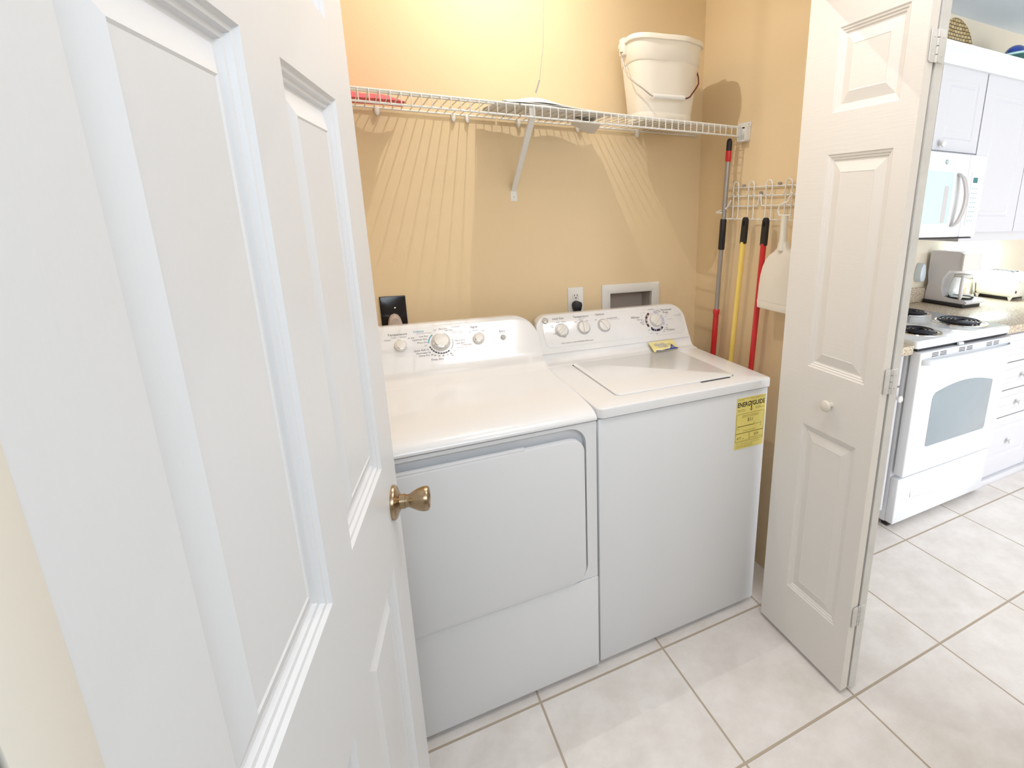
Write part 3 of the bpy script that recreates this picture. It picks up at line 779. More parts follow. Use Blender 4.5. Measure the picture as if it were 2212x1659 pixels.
for (s, u, v, sz, al) in [('U.S. Government', e0 + 0.004, 0.8845, 0.0042, 'LEFT'), ('Federal law prohibits removal of this label', e1 - 0.004, 0.8845, 0.0038, 'RIGHT'),
        ('Clothes Washer', e0 + 0.006, 0.848, 0.0048, 'LEFT'), ('Capacity: Standard', e0 + 0.006, 0.843, 0.0045, 'LEFT'), ('Top Loading', e0 + 0.086, 0.850, 0.0048, 'LEFT'), ('Capacity: 3.6 cubic feet', e0 + 0.086, 0.8455, 0.0045, 'LEFT'),
        ('Estimated Yearly Operating Cost', e0 + 0.066, 0.824, 0.0056, 'CENTER'), ('(when used with an electric water heater)', e0 + 0.066, 0.8185, 0.0046, 'CENTER'), ('$51', e0 + 0.066, 0.8055, 0.0185, 'CENTER'),
        ('$10', e0 + 0.010, 0.775, 0.0052, 'CENTER'), ('$71', e0 + 0.117, 0.775, 0.0052, 'CENTER'), ('Cost Range of Similar Models', e0 + 0.062, 0.766, 0.0048, 'CENTER'),
        ('477', e0 + 0.018, 0.7375, 0.0140, 'CENTER'), ('kWh', e0 + 0.038, 0.7345, 0.0048, 'CENTER'), ('Estimated Yearly Electricity Use', e0 + 0.0325, 0.7275, 0.0040, 'CENTER'),
        ('$29', e0 + 0.098, 0.744, 0.0140, 'CENTER'), ('Estimated Yearly Operating Cost', e0 + 0.0975, 0.734, 0.0040, 'CENTER'), ('(when used with a natural gas water heater)', e0 + 0.0975, 0.7295, 0.0034, 'CENTER'),
        ('Your cost will depend on your utility rates and use.', e0 + 0.061, 0.7165, 0.0052, 'CENTER'), ('Cost range based only on standard capacity models.', e0 + 0.005, 0.7105, 0.0038, 'LEFT'), ('Operating cost based on eight wash loads a week', e0 + 0.005, 0.7065, 0.0038, 'LEFT'), ('For more information, visit www.ftc.gov/appliances', e0 + 0.005, 0.7015, 0.0038, 'LEFT')]:
    text(b, fE, s, u, v, sz, EO, 2, align=al)
for (a0, a1, c0, c1) in ((e0 + 0.003, e1 - 0.004, 0.758, 0.8315), (e0 + 0.003, e0 + 0.063, 0.7235, 0.7565), (e0 + 0.067, e1 - 0.004, 0.7235, 0.7565)):
    line(a0, c0, a1, c0); line(a0, c1, a1, c1); line(a0, c0, a0, c1); line(a1, c0, a1, c1)
line(e0 + 0.010, 0.784, e0 + 0.085, 0.784, 0.0012); line(e0 + 0.085, 0.784, e0 + 0.117, 0.784, 0.0005); line(e0 + 0.010, 0.779, e0 + 0.010, 0.790); line(e0 + 0.117, 0.779, e0 + 0.117, 0.790)
flat(b, fE, [(e0 + 0.083, 0.790), (e0 + 0.085, 0.7855), (e0 + 0.087, 0.790)], EO, 1)
obj('energy_label', b, [LABY, INKB, mat('olive_ink', (0.14, 0.10, 0.03), 0.6)], was, weld=False, label='yellow energy guide label with black print')

# sample packet lying on the rear ledge
fP = Fr((1.148, 0.492, 0.9570), (0.134, 0.012, 0.0), (0.0, 0.048, 0.026))
b = nb()
PW, PH = 0.128, 0.062
nu, nv = 16, 5
def ph(u, v): return 0.0022 + 0.0022 * math.sin(PI * u) * math.sin(PI * v) + 0.0007 * math.sin(u * 19) * math.sin(PI * v)
g = [[b.verts.new(fP.p(u * PW, v * PH, ph(u, v))) for v in [j / nv for j in range(nv + 1)]] for u in [i / nu for i in range(nu + 1)]]
for i in range(nu):
    for j in range(nv): b.faces.new((g[i][j], g[i + 1][j], g[i + 1][j + 1], g[i][j + 1]))
g2 = [[b.verts.new(fP.p(u * PW, v * PH, 0.0006)) for v in [j / nv for j in range(nv + 1)]] for u in [i / nu for i in range(nu + 1)]]
for i in range(nu):
    for j in range(nv): b.faces.new((g2[i][j + 1], g2[i + 1][j + 1], g2[i + 1][j], g2[i][j]))
# blue wave strip that follows the packet
def wave(u): return 0.09 + 0.02 * math.sin(u * 14) + 0.42 * math.exp(-((u - 0.80) / 0.085) ** 2)
for i in range(40):
    ua, ub = 0.08 + 0.90 * i / 40, 0.08 + 0.90 * (i + 1) / 40
    q = [(ua, 0.02), (ub, 0.02), (ub, wave(ub)), (ua, wave(ua))]
    f = b.faces.new([b.verts.new(fP.p(u * PW, v * PH, ph(u, v) + 0.0007)) for u, v in q]); f.material_index = 1
TZ = 0.0054
text(b, fP, 'the', 0.040, 0.050, 0.008, TZ, 3); text(b, fP, 'Gentle', 0.046, 0.040, 0.0185, TZ, 2, bold=0.0011); text(b, fP, 'Gentle', 0.046, 0.040, 0.0185, TZ + 0.0004, 3)
text(b, fP, 'Clean', 0.056, 0.026, 0.0185, TZ, 2, bold=0.0011); text(b, fP, 'Clean', 0.056, 0.026, 0.0185, TZ + 0.0004, 3)
text(b, fP, 'Formula', 0.086, 0.034, 0.0095, TZ, 2); text(b, fP, 'FREE', 0.102, 0.016, 0.007, TZ, 3); text(b, fP, 'SAMPLE', 0.102, 0.009, 0.006, TZ, 3)
pk = obj('sample_packet', b, [PACKY, PACKB, INKL, PACKW], loc=(1.21, 0.51, 0.957), weld=False)
tag(pk, 'pale yellow and blue detergent sample packet lying on the washer', 'packet')

# ------------------------------------------------------------------ wall outlets and supply box
YW = YB - 0.0005
sb = thing('supply_box', 'white recessed washer supply box in the wall behind the washer', 'utility box', (1.18, YB, 1.1))
fB = XZ(YW)
b = nb()
o_ = rrect(1.033, 1.326, 0.97, 1.2125, 0.003, 2); i_ = rrect(bx0 + 0.001, bx1 - 0.001, bz0, bz1 - 0.001, 0.002, 2); i2 = rrect(bx0 - 0.008, bx1 + 0.010, bz0 - 0.01, bz1 + 0.004, 0.003, 2)
def rg(pts, n): return [b.verts.new(fB.p(p[0], p[1], n)) for p in pts]
rs = [rg(o_, 0), rg(o_, 0.006), rg(shrink(o_, 0.003), 0.008), rg(i2, 0.007), rg(i_, 0.004), rg(i_, -0.008)]
K = len(o_)
for A, B in zip(rs, rs[1:]):
    for i in range(K): b.faces.new((A[i], A[(i + 1) % K], B[(i + 1) % K], B[i]))
obj('frame', b, WHITEP, sb)
b = nb(); x0, x1, z0, z1 = bx0 + 0.001, bx1 - 0.001, bz0, bz1 - 0.001
box(b, x0, x1, YB + 0.085, YB + 0.09, z0, z1); box(b, x0, x0 + 0.002, YB + 0.008, YB + 0.085, z0, z1); box(b, x1 - 0.002, x1, YB + 0.008, YB + 0.085, z0, z1)
box(b, x0, x1, YB + 0.008, YB + 0.085, z1 - 0.002, z1); box(b, x0, x1, YB + 0.008, YB + 0.085, z0, z0 + 0.002)
obj('recess', b, BOXIN, sb)


def duplex(label, x, z, w_=0.070, h_=0.114, y=YW, parts=True):
    t = thing('wall_outlet', label, 'outlet', (x, y, z))
    f = Fr((x, y, z), (1, 0, 0), (0, 0, 1)); b = nb()
    prism(b, f, rrect(-w_ / 2, w_ / 2, -h_ / 2, h_ / 2, 0.004, 3), 0, 0.005, bev=0.002)
    obj('cover_plate', b, WHITEP, t)
    for s in (1, -1):
        b = nb(); pts = [(0.0165 * math.cos(a), s * 0.020 + max(-0.0125, min(0.0125, 0.0175 * math.sin(a)))) for a in [2 * PI * k / 32 for k in range(32)]]
        prism(b, f, pts, 0.004, 0.0065, bev=0.0008)
        for du in (-0.0065, 0.0060): flat(b, f, [(du - 0.0014, s * 0.020 - 0.001), (du + 0.0014, s * 0.020 - 0.001), (du + 0.0014, s * 0.020 + 0.0075), (du - 0.0014, s * 0.020 + 0.0075)], 0.0068, 1)
        flat(b, f, arcpts(0, s * 0.020 - 0.0075, 0.0028, 0, 330, 11), 0.0068, 1)
        obj('socket', b, [WHITEP, INKB], t, weld=False)
    b = nb(); lathe(b, f.p(0, 0, 0.004), f.n, [(0.003, 0), (0.003, 0.0015), (0.0015, 0.002)], 12); obj('screw', b, GREYM, t)
    return t


duplex('white duplex wall outlet behind the washer console with black plug', 0.909, 1.153)
duplex('white kitchen wall outlet between coffee maker and toaster', 3.90, 1.155, 0.075, 0.12, y=YK - 0.0005)
b = nb(); f = Fr((0.909, YW - 0.007, 1.133), (1, 0, 0), (0, 0, 1))
prism(b, f, [(-0.020, 0.003), (-0.017, 0.013), (-0.008, 0.019), (0.006, 0.019), (0.018, 0.014), (0.021, 0.003), (0.017, -0.016), (0.012, -0.026), (-0.012, -0.026), (-0.017, -0.014)], 0, 0.026, bev=0.007)
tube(b, [f.p(0, -0.02, 0.015), f.p(0, -0.06, 0.018), f.p(0.005, -0.14, 0.02)], 0.005, 8)
tag(obj('power_plug', b, BLACK, loc=(0.909, YW - 0.007, 1.133)), 'black plug and cord in the white outlet behind the washer', 'plug')
t = thing('dryer_outlet', 'black square dryer outlet plate on the wall behind the dryer', 'outlet', (0.195, YB, 1.166))
f = Fr((0.195, YW, 1.166), (1, 0, 0), (0, 0, 1)); b = nb()
prism(b, f, rrect(-0.0435, 0.0435, -0.055, 0.055, 0.002, 2), 0, 0.006, bev=0.002); obj('cover_plate', b, BLACKG, t)
b = nb(); lathe(b, f.p(0.005, 0.012, 0.006), f.n, [(0.003, 0), (0.003, 0.001), (0.002, 0.0015)], 12); obj('screw', b, CHROME, t)
b = nb(); f = Fr((0.195, YW - 0.007, 1.128), (1, 0, 0), (0, 0, 1))
pts = [(-0.024, -0.03), (-0.024, -0.008), (-0.019, 0.014), (-0.012, 0.025), (0, 0.030), (0.012, 0.025), (0.019, 0.014), (0.024, -0.008), (0.024, -0.03)]
prism(b, f, pts[::-1], 0, 0.030, bev=0.010)
arcs = [f.p(0.010 * math.cos(math.radians(a)), 0.002 + 0.014 * math.sin(math.radians(a)), 0.0305) for a in range(20, 170, 12)]
tube(b, arcs, 0.001, 6); tube(b, [f.p(0, 0.010, 0.0305), f.p(0, -0.006, 0.0305)], 0.0009, 6)
tube(b, [f.p(0, -0.025, 0.016), f.p(0.0, -0.09, 0.02), f.p(0.01, -0.2, 0.02)], 0.010, 10)
tag(obj('dryer_plug', b, TAN, loc=(0.195, YW - 0.007, 1.128)), 'tan dryer plug with embossed finger grip in the black outlet', 'plug')

# ------------------------------------------------------------------ wire shelves
ZS = 1.858; YL = 0.458; YR = 0.757


def shelf(label, x0, x1, n0, step, clips, brace=None, bracket=False, lips=True):
    t = thing('wire_shelf', label, 'shelf', ((x0 + x1) / 2, YR, ZS), 'white wire shelves along the back wall')
    b = nb()
    tube(b, [(x0, YR, ZS - 0.003), (x1, YR, ZS - 0.003)], 0.0032, 8)
    x = n0
    while x < x1 - 0.004:
        tube(b, [(x, YR + 0.001, ZS), (x, YL + 0.02, ZS)], 0.0019, 6)
        x += step
    obj('deck_wires', b, WIRE, t, weld=False, sharp=1.2)
    b = nb()
    tube(b, [(x0, YL, ZS - 0.002), (x1, YL, ZS - 0.002)], 0.0036, 8); tube(b, [(x0, YL + 0.028, ZS - 0.003), (x1, YL + 0.028, ZS - 0.003)], 0.0030, 8)
    tube(b, [(x0, YL, ZS - 0.036), (x1, YL, ZS - 0.036)], 0.0034, 8)
    x = n0
    while x < x1 - 0.004:
        tube(b, [(x, YL + 0.03, ZS), (x, YL + 0.004, ZS + 0.0005), (x, YL - 0.003, ZS - 0.001), (x, YL - 0.004, ZS - 0.006), (x, YL - 0.0035, ZS - 0.030), (x, YL - 0.003, ZS - 0.038)], 0.0017, 6)
        x += step
    obj('front_lip', b, WIRE, t, weld=False, sharp=1.2)
    for cx in clips:
        b = nb()
        prism(b, Fr((cx, YB - 0.001, ZS - 0.012), (1, 0, 0), (0, 0, 1)), [(-0.007, 0.014), (-0.008, -0.004), (-0.004, -0.014), (0.0, -0.017), (0.004, -0.014), (0.008, -0.004), (0.007, 0.014)][::-1], 0, 0.014, bev=0.004)
        obj('wall_clip', b, WHITEP, t, label='white plastic wall clip')
    if brace:
        b = nb(); bx_, fx = brace
        top_ = Vector((bx_, YL + 0.004, ZS - 0.036)); bot = Vector((fx, YB - 0.004, 1.600))
        d = (bot - top_).normalized(); sd = d.cross(Vector((0, 1, 0))).normalized(); sd = Vector((1, 0, 0)); nn = d.cross(sd).normalized()
        L = (bot - top_).length
        fr = Fr(top_, sd, d)
        for (u0, u1, n0_, n1_) in ((-0.0095, 0.0095, -0.001, 0.001), (-0.0095, -0.0075, 0.0, 0.008), (0.0075, 0.0095, 0.0, 0.008)):
            fbox(b, fr, u0, u1, -0.004, L, n0_, n1_)
        fbox(b, Fr(top_, (1, 0, 0), (0, 0, 1)), -0.010, 0.010, -0.006, 0.040, -0.003, 0.0)
        fw = Fr((fx, YB, 1.60), (1, 0, 0), (0, 0, 1))
        prism(b, fw, [(-0.008, 0.01), (0.008, 0.01), (0.012, -0.006), (0.013, -0.038), (-0.013, -0.038), (-0.012, -0.006)][::-1], 0, 0.002)
        lathe(b, fw.p(0, -0.022, 0.002), fw.n, [(0.0042, 0), (0.0042, 0.001), (0.003, 0.0018)], 12)
        br = obj('brace', b, WIRE, t, label='slanted white steel support brace')
        b = nb(); lathe(b, fw.p(0, -0.022, 0.0038), fw.n, [(0.0024, 0), (0.001, 0.0002)], 8); obj('screw', b, GREYM, br)
    if bracket:
        b = nb(); X0, X1 = XR - 0.030, XR - 0.001
        box(b, X1 - 0.003, X1, YL - 0.032, YL + 0.045, ZS - 0.05, ZS + 0.002, 0.001)
        box(b, XR - 0.028, X1 - 0.002, YL - 0.030, YL - 0.027, ZS - 0.055, ZS, 0.001)
        box(b, XR - 0.028, X1 - 0.002, YL + 0.014, YL + 0.017, ZS - 0.055, ZS, 0.001)
        box(b, XR - 0.028, X1 - 0.002, YL - 0.030, YL + 0.017, ZS - 0.056, ZS - 0.052, 0.001)
        prism(b, Fr((X1, 0, 0), (0, -1, 0), (0, 0, 1)), rrect(-(YL + 0.045), -(YL - 0.036), ZS - 0.004, ZS + 0.018, 0.005, 3), 0, 0.003)
        for yy in (YL + 0.030, YL - 0.024): lathe(b, (X1 - 0.003, yy, ZS + 0.008), (-1, 0, 0), [(0.003, 0), (0.002, 0.0015)], 10, mi=1)
        obj('end_bracket', b, [WIRE, GREYM], t, weld=False, label='white end bracket screwed to the side wall')
    return t


shelf('left wire shelf section, red cloth on it, ending beside the slanted brace', -0.09, 0.606, -0.075, 0.0278, (0.21, 0.455, 0.503))
shelf('right wire shelf section, carrying paper pile and bucket', 0.612, 1.504, 0.627, 0.0278, (0.69, 0.742, 0.93, 1.20), brace=(0.652, 0.662), bracket=True)

# ---- red cloth on the left end
b = nb(); RXc, RYc = 0.165, 0.585
n1_, n2_ = 18, 12; g = []
for i in range(n1_ + 1):
    row = []
    for j in range(n2_ + 1):
        u = i / n1_; v = j / n2_
        e_ = (max(0, 1 - abs(2 * u - 1) ** 3.2) * max(0, 1 - abs(2 * v - 1) ** 3)) ** 0.5
        z = ZS + 0.003 + 0.024 * e_ * (1 - 0.45 * u) + 0.0035 * math.sin(u * 17 + v * 9) * e_
        row.append(b.verts.new((0.04 + 0.245 * u + 0.008 * math.sin(v * 7), 0.63 + 0.105 * v + 0.008 * math.sin(u * 6), z)))
    g.append(row)
for i in range(n1_):
    for j in range(n2_): b.faces.new((g[i][j], g[i + 1][j], g[i + 1][j + 1], g[i][j + 1]))
lo = [[b.verts.new((p.co.x, p.co.y, ZS + 0.0022)) for p in r_] for r_ in g]
for i in range(n1_):
    for j in range(n2_): b.faces.new((lo[i][j + 1], lo[i + 1][j + 1], lo[i + 1][j], lo[i][j]))
tag(obj('folded_cloth', b, REDC, loc=(0.17, 0.68, ZS + 0.002), sharp=1.5), 'folded red cloth lying on the left end of wire shelf', 'cloth')

# ---- crumpled stack of sheets
b = nb()
def sheet(x0, x1, y0, y1, base, amp, ph_, seedx, dr=0.12, mi=0, skew=0.0, th=0.0016, nx_=26, ny_=12):
    G = []
    for i in range(nx_ + 1):
        r_ = []
        for j in range(ny_ + 1):
            u = i / nx_; v = j / ny_
            x = x0 + (x1 - x0) * u; y = y0 + (y1 - y0) * v + skew * u
            hump = math.exp(-((x - 0.695) / 0.085) ** 2)
            z = base + amp * hump * (0.75 + 0.25 * v) + 0.0022 * math.sin(x * 41 + y * 23 + ph_) + 0.0018 * math.sin(y * 60 - x * 33 + seedx)
            k_ = min(1.0, v / 0.22); k_ = k_ * k_ * (3 - 2 * k_)
            z = ZS + 0.0035 + (z - ZS - 0.0035) * (dr + (1 - dr) * k_)
            z = max(z, ZS + 0.0035)
            r_.append(b.verts.new((x + 0.006 * math.sin(v * 9 + ph_), y + 0.006 * math.sin(u * 11 + seedx), z)))
        G.append(r_)
    for i in range(nx_):
        for j in range(ny_): b.faces.new((G[i][j], G[i + 1][j], G[i + 1][j + 1], G[i][j + 1])).material_index = mi
    G2 = [[b.verts.new((p.co.x, p.co.y, p.co.z - th)) for p in r_] for r_ in G]
    for i in range(nx_):
        for j in range(ny_): b.faces.new((G2[i][j + 1], G2[i + 1][j + 1], G2[i + 1][j], G2[i][j])).material_index = mi
    for i in range(nx_):
        for (q, w2) in ((G, 0), (G, ny_)):
            b.faces.new((G[i][w2], G[i + 1][w2], G2[i + 1][w2], G2[i][w2])).material_index = mi
    for j in range(ny_):
        for w2 in (0, nx_): b.faces.new((G[w2][j], G[w2][j + 1], G2[w2][j + 1], G2[w2][j])).material_index = mi
sheet(0.535, 0.955, 0.475, 0.735, ZS + 0.0045, 0.002, 0.3, 1.0)
sheet(0.545, 0.945, 0.472, 0.725, ZS + 0.0075, 0.008, 1.3, 2.0)
sheet(0.555, 0.93, 0.478, 0.73, ZS + 0.010, 0.016, 2.1, 0.4, 0.15)
sheet(0.575, 0.90, 0.470, 0.72, ZS + 0.013, 0.021, 3.4, 3.0, 0.25)
sheet(0.560, 0.865, 0.480, 0.71, ZS + 0.016, 0.027, 0.9, 5.0, 0.40)
tag(obj('paper_pile', b, PAPER, loc=(0.74, 0.60, ZS + 0.003), weld=False, sharp=1.5), 'crumpled pile of white papers lying on the wire shelf left of bucket', 'papers')
# loose corner hanging through the shelf
b = nb(); P_ = [(0.885, 0.470, ZS + 0.006), (0.915, 0.463, ZS + 0.004), (0.925, 0.454, ZS - 0.002), (0.93, 0.452, ZS - 0.02)]
G = []
for i in range(11):
    u = i / 10
    r_ = []
    for j in range(7):
        v = j / 6
        x = 0.86 + 0.10 * u + 0.03 * v; y = 0.60 + 0.13 * v; z = ZS - 0.004 - 0.030 * math.sin(PI * 0.5 * u) * (0.4 + 0.6 * v) + 0.002 * math.sin(u * 9 + v * 5)
        r_.append(b.verts.new((x, y, z)))
    G.append(r_)
for i in range(10):
    for j in range(6): b.faces.new((G[i][j], G[i + 1][j], G[i + 1][j + 1], G[i][j + 1]))
G2 = [[b.verts.new(p.co + Vector((0, 0, 0.0012))) for p in r_] for r_ in G]
for i in range(10):
    for j in range(6): b.faces.new((G2[i][j + 1], G2[i + 1][j + 1], G2[i + 1][j], G2[i][j]))
tag(obj('loose_sheet', b, PAPER, loc=(0.91, 0.66, ZS - 0.01), weld=False, sharp=1.5), 'loose white sheet sagging below the shelf between papers and bucket', 'paper')

# ---- bucket
BC = Vector((1.217, 0.607, ZS + 0.002))
bk = thing('bucket', 'off-white plastic bucket with wire handle standing on wire shelf', 'bucket', BC)
def sq(r, e, seg=72, kx=1.0, ky=1.0):
    pts = []
    for k in range(seg):
        a = 2 * PI * k / seg; c_, s_ = math.cos(a), math.sin(a)
        pts.append((kx * r * math.copysign(abs(c_) ** e, c_), ky * r * math.copysign(abs(s_) ** e, s_)))
    return pts
ROT = math.radians(-7)
def brg(bm, r, z, e=0.55, spout=0.0):
    vs = []; r = r * 0.93
    for (x, y) in sq(r, e):
        a = math.atan2(y, x)
        # pouring flat at the front right
        d = math.exp(-((math.degrees(a) + 78) / 16) ** 4) * spout
        x *= 1 - 0; y = y * (1 - 0) - d
        X = x * math.cos(ROT) - y * math.sin(ROT); Y = (x * math.sin(ROT) + y * math.cos(ROT)) * 0.82
        vs.append(bm.verts.new(BC + Vector((X, Y, z))))
    return vs
b = nb()
prf = [(0.120, 0.0, 0.004), (0.127, 0.003, 0.0), (0.129, 0.028, 0), (0.1275, 0.031, 0), (0.142, 0.182, 0), (0.143, 0.196, 0.0), (0.152, 0.203, 0.003), (0.154, 0.206, 0.006), (0.1585, 0.262, 0.010), (0.159, 0.268, 0.012),
       (0.167, 0.270, 0.014), (0.168, 0.283, 0.014), (0.166, 0.286, 0.014), (0.160, 0.284, 0.014), (0.157, 0.26, 0.01), (0.125, 0.01, 0)]
R_ = [brg(b, r, z, spout=s_) for r, z, s_ in prf]
for A, B in zip(R_, R_[1:]):
    for i in range(72): b.faces.new((A[i], A[(i + 1) % 72], B[(i + 1) % 72], B[i]))
b.faces.new(R_[0][::-1]); b.faces.new(R_[-1])
obj('bucket_body', b, BUCK, bk, sharp=0.8)
# ears
EL = BC + Vector((-0.160, 0.0, 0.262)); ER = BC + Vector((0.160, -0.03, 0.262))
EL = BC + Vector((-0.148, 0.018, 0.0)); ER = BC + Vector((0.148, -0.020, 0.0))
for E_, s_ in ((EL, -1), (ER, 1)):
    b = nb(); box(b, E_.x - 0.012, E_.x + 0.010, E_.y - 0.020, E_.y + 0.020, BC.z + 0.232, BC.z + 0.292, 0.005)
    obj('handle_ear', b, BUCK, bk)
GL = Vector((1.112, 0.476, 1.934)); GR = Vector((1.246, 0.474, 1.940))
b = nb()
tube(b, [(1.052, 0.602, 2.098), (1.042, 0.600, 2.096), (1.040, 0.588, 2.084), (1.040, 0.566, 2.040), (1.047, 0.548, 2.005), (1.062, 0.526, 1.983), (1.083, 0.500, 1.960), (1.103, 0.480, 1.938), GL], 0.0026, 8)
hl = obj('handle_wire', b, STEELW, bk, label='bent steel handle wire', sharp=1.5)
b = nb()
tube(b, [(1.352, 0.575, 2.082), (1.338, 0.535, 2.062), (1.328, 0.505, 2.026), (1.318, 0.488, 2.000), (1.306, 0.482, 1.985), (1.284, 0.474, 1.962), (1.270, 0.472, 1.946), (1.258, 0.474, 1.940), GR], 0.0027, 8)
obj('handle_wire', b, RUST, bk, label='dark red coated end of the handle wire', sharp=1.5)
b = nb(); tube(b, [GL, GR], 0.0085, 16)
obj('handle_grip', b, mat('white_grip_plastic', (0.84, 0.82, 0.78), 0.4), bk, label='white cylindrical grip')
b = nb()
for (dx, dz, w1, h1) in ((-0.006, 0.040, 0.0015, 0.006), (0.030, 0.250, 0.012, 0.0010), (0.052, 0.218, 0.0012, 0.0016)):
    q_ = Vector((1.225 + dx, 0.0, BC.z + dz)); yy = BC.y - (0.128 + 0.09 * dz) * 0.82 - 0.0155 - (0.012 if dz > 0.2 else 0)
    f = Fr((q_.x, yy + 0.006, q_.z), (1, 0, 0), (0, 0, 1))
# small shallow base step
b.free()

# ---- ceiling lamp and pull cord
lp = thing('ceiling_lamp', 'bare bulb ceiling lamp inside the closet above the shelf', 'lamp', (LAMP[0], LAMP[1], H - 0.001))
b = nb(); lathe(b, (LAMP[0], LAMP[1], H - 0.0005), (0, 0, -1), [(0.055, 0), (0.055, 0.008), (0.035, 0.016), (0.022, 0.018), (0.022, 0.026)], 28); obj('lamp_base', b, WHITEP, lp)
b = nb(); tube(b, [(0.682, 0.404, H - 0.004), (0.681, 0.404, 2.15), (0.676, 0.406, 2.02), (0.665, 0.42, 1.925)], 0.0011, 6); tube(b, [(0.665, 0.42, 1.928), (0.6635, 0.425, 1.918), (0.6600, 0.445, 1.893)], 0.0028, 8)
tag(obj('pull_cord', b, WHITEP, loc=(0.68, 0.404, H - 0.004)), 'thin white pull cord hanging from ceiling down to the papers', 'cord')

# ------------------------------------------------------------------ hook rack and hanging tools
XW = XR - 0.001
rk = thing('hook_rack', 'white wire hook rack screwed to the closet side wall', 'rack', (XR, 0.33, 1.59))
yA, yB = 0.565, 0.142
fR = Fr((XR - 0.008, 0, 0), (0, -1, 0), (0, 0, 1))    # u = -y, n = -x?
if fR.n.x > 0: fR = Fr((XR - 0.008, 0, 0), (0, 1, 0), (0, 0, 1)); su = 1
else: su = -1
def rp(y, z, n=0.0): return fR.p(su * y, z, n)
b = nb(); r0 = 0.0026; ymid = 0.335
tube(b, [rp(yA, 1.545), rp(yA, 1.618), rp(yA - 0.006, 1.625), rp(yB + 0.012, 1.626), rp(yB + 0.002, 1.620), rp(yB, 1.610), rp(yB, 1.575), rp(yB + 0.003, 1.560), rp(yB + 0.012, 1.555), rp(ymid - 0.012, 1.553), rp(ymid - 0.008, 1.558), rp(ymid - 0.003, 1.598), rp(ymid + 0.004, 1.598), rp(ymid + 0.010, 1.558), rp(ymid + 0.016, 1.552), rp(yA - 0.008, 1.550), rp(yA, 1.556)], r0, 8)
tube(b, [rp(yA, 1.590), rp(yB, 1.592)], r0, 8)
obj('rail', b, WIRE, rk, sharp=1.2)
hooks = [0.478, 0.383, 0.280, 0.176]
for i, y in enumerate(hooks):
    b = nb(); hw = 0.0165
    pts = [rp(y + hw + 0.012, 1.595, 0.004), rp(y + hw + 0.006, 1.600, 0.006), rp(y + hw, 1.612, 0.007)] + [rp(y + hw * math.cos(a), 1.632 + 0.016 * math.sin(a), 0.007) for a in [PI * k / 8 for k in range(9)]] + [rp(y - hw, 1.612, 0.007), rp(y - hw + 0.004, 1.600, 0.006), rp(y - hw + 0.010, 1.592, 0.005)]
    tube(b, pts, 0.0024, 8)
    for s in (1, -1):
        tube(b, [rp(y + s * hw, 1.60, 0.005), rp(y + s * hw, 1.520, 0.005), rp(y + s * hw, 1.503, 0.007), rp(y + s * hw, 1.499, 0.016), rp(y + s * (hw * 0.9), 1.500, 0.040)], 0.0022, 8)
    obj('hook', b, WIRE, rk, sharp=1.2, label='looped wire hook')
for k in range(5):
    b = nb(); y0 = 0.545 - k * 0.092
    tube(b, [rp(y0, 1.500, 0.012), rp(y0 - 0.048, 1.501, 0.012)], 0.0022, 8)
    obj('prong', b, WIRE, rk)
for (y, z) in ((0.44, 1.632), (0.233, 1.634), (ymid, 1.603)):
    b = nb(); lathe(b, (XW + 0.0005, y, z), (-1, 0, 0), [(0.006, 0), (0.006, 0.010), (0.004, 0.013)], 14); obj('screw', b, GREYM, rk)
b = nb(); xh = XR - 0.046
tube(b, [rp(0.512, 1.575, 0.004), (xh + 0.02, 0.512, 1.553), (xh, 0.500, 1.540)], 0.0035, 8)
tube(b, [(xh + 0.030, 0.535, 1.540), (xh + 0.004, 0.548, 1.530), (xh - 0.020, 0.538, 1.5245), (xh - 0.022, 0.500, 1.524)], 0.0035, 8)
obj('pole_holder', b, WIRE, rk)


def pole(t, name, p0, p1, r, m, lbl=None, seg=16):
    b = nb(); tube(b, [p0, p1], r, seg); return obj(name, b, m, t, label=lbl)


def lerp(a, c, t): return Vector(a) + (Vector(c) - Vector(a)) * t
# grey extension pole
XP = XR - 0.045
A0 = Vector((XP, 0.499, 1.818)); A1 = Vector((XP, 0.541, 0.905)); dA = (A1 - A0) / (A0.z - A1.z)
def PA(z): return A0 + dA * (A0.z - z)
t = thing('extension_pole', 'grey and red telescoping pole with black grips beside the rack', 'pole', PA(0.0))
b = nb(); zs = [1.730, 1.728]
lathe(b, PA(1.765), -dA.normalized(), [(0.0115, 0), (0.0118, 0.02), (0.0112, 0.040), (0.008, 0.050), (0.002, 0.053)], 20); obj('end_cap', b, BLACK, t, label='rounded black end cap')
b = nb(); tube(b, [PA(1.770), PA(1.765), PA(1.735), PA(1.728)], [0.0118, 0.0124, 0.0124, 0.0115], 20); obj('collar', b, RED, t, label='red collar')
pole(t, 'upper_tube', PA(1.74), PA(1.10), 0.0100, GREYM, 'grey metal tube')
b = nb(); tube(b, [PA(1.498), PA(1.494), PA(1.374), PA(1.370)], [0.012, 0.0135, 0.0138, 0.012], 20); obj('grip', b, BLACK, t, label='black foam grip')
b = nb(); tube(b, [PA(1.108), PA(1.104), PA(1.088), PA(1.082), PA(1.06), PA(0.93), PA(0.02), PA(0.003)], [0.012, 0.0145, 0.0145, 0.0118, 0.0125, 0.0125, 0.0115, 0.011], 20); obj('lower_tube', b, RED, t, label='red lower tube')


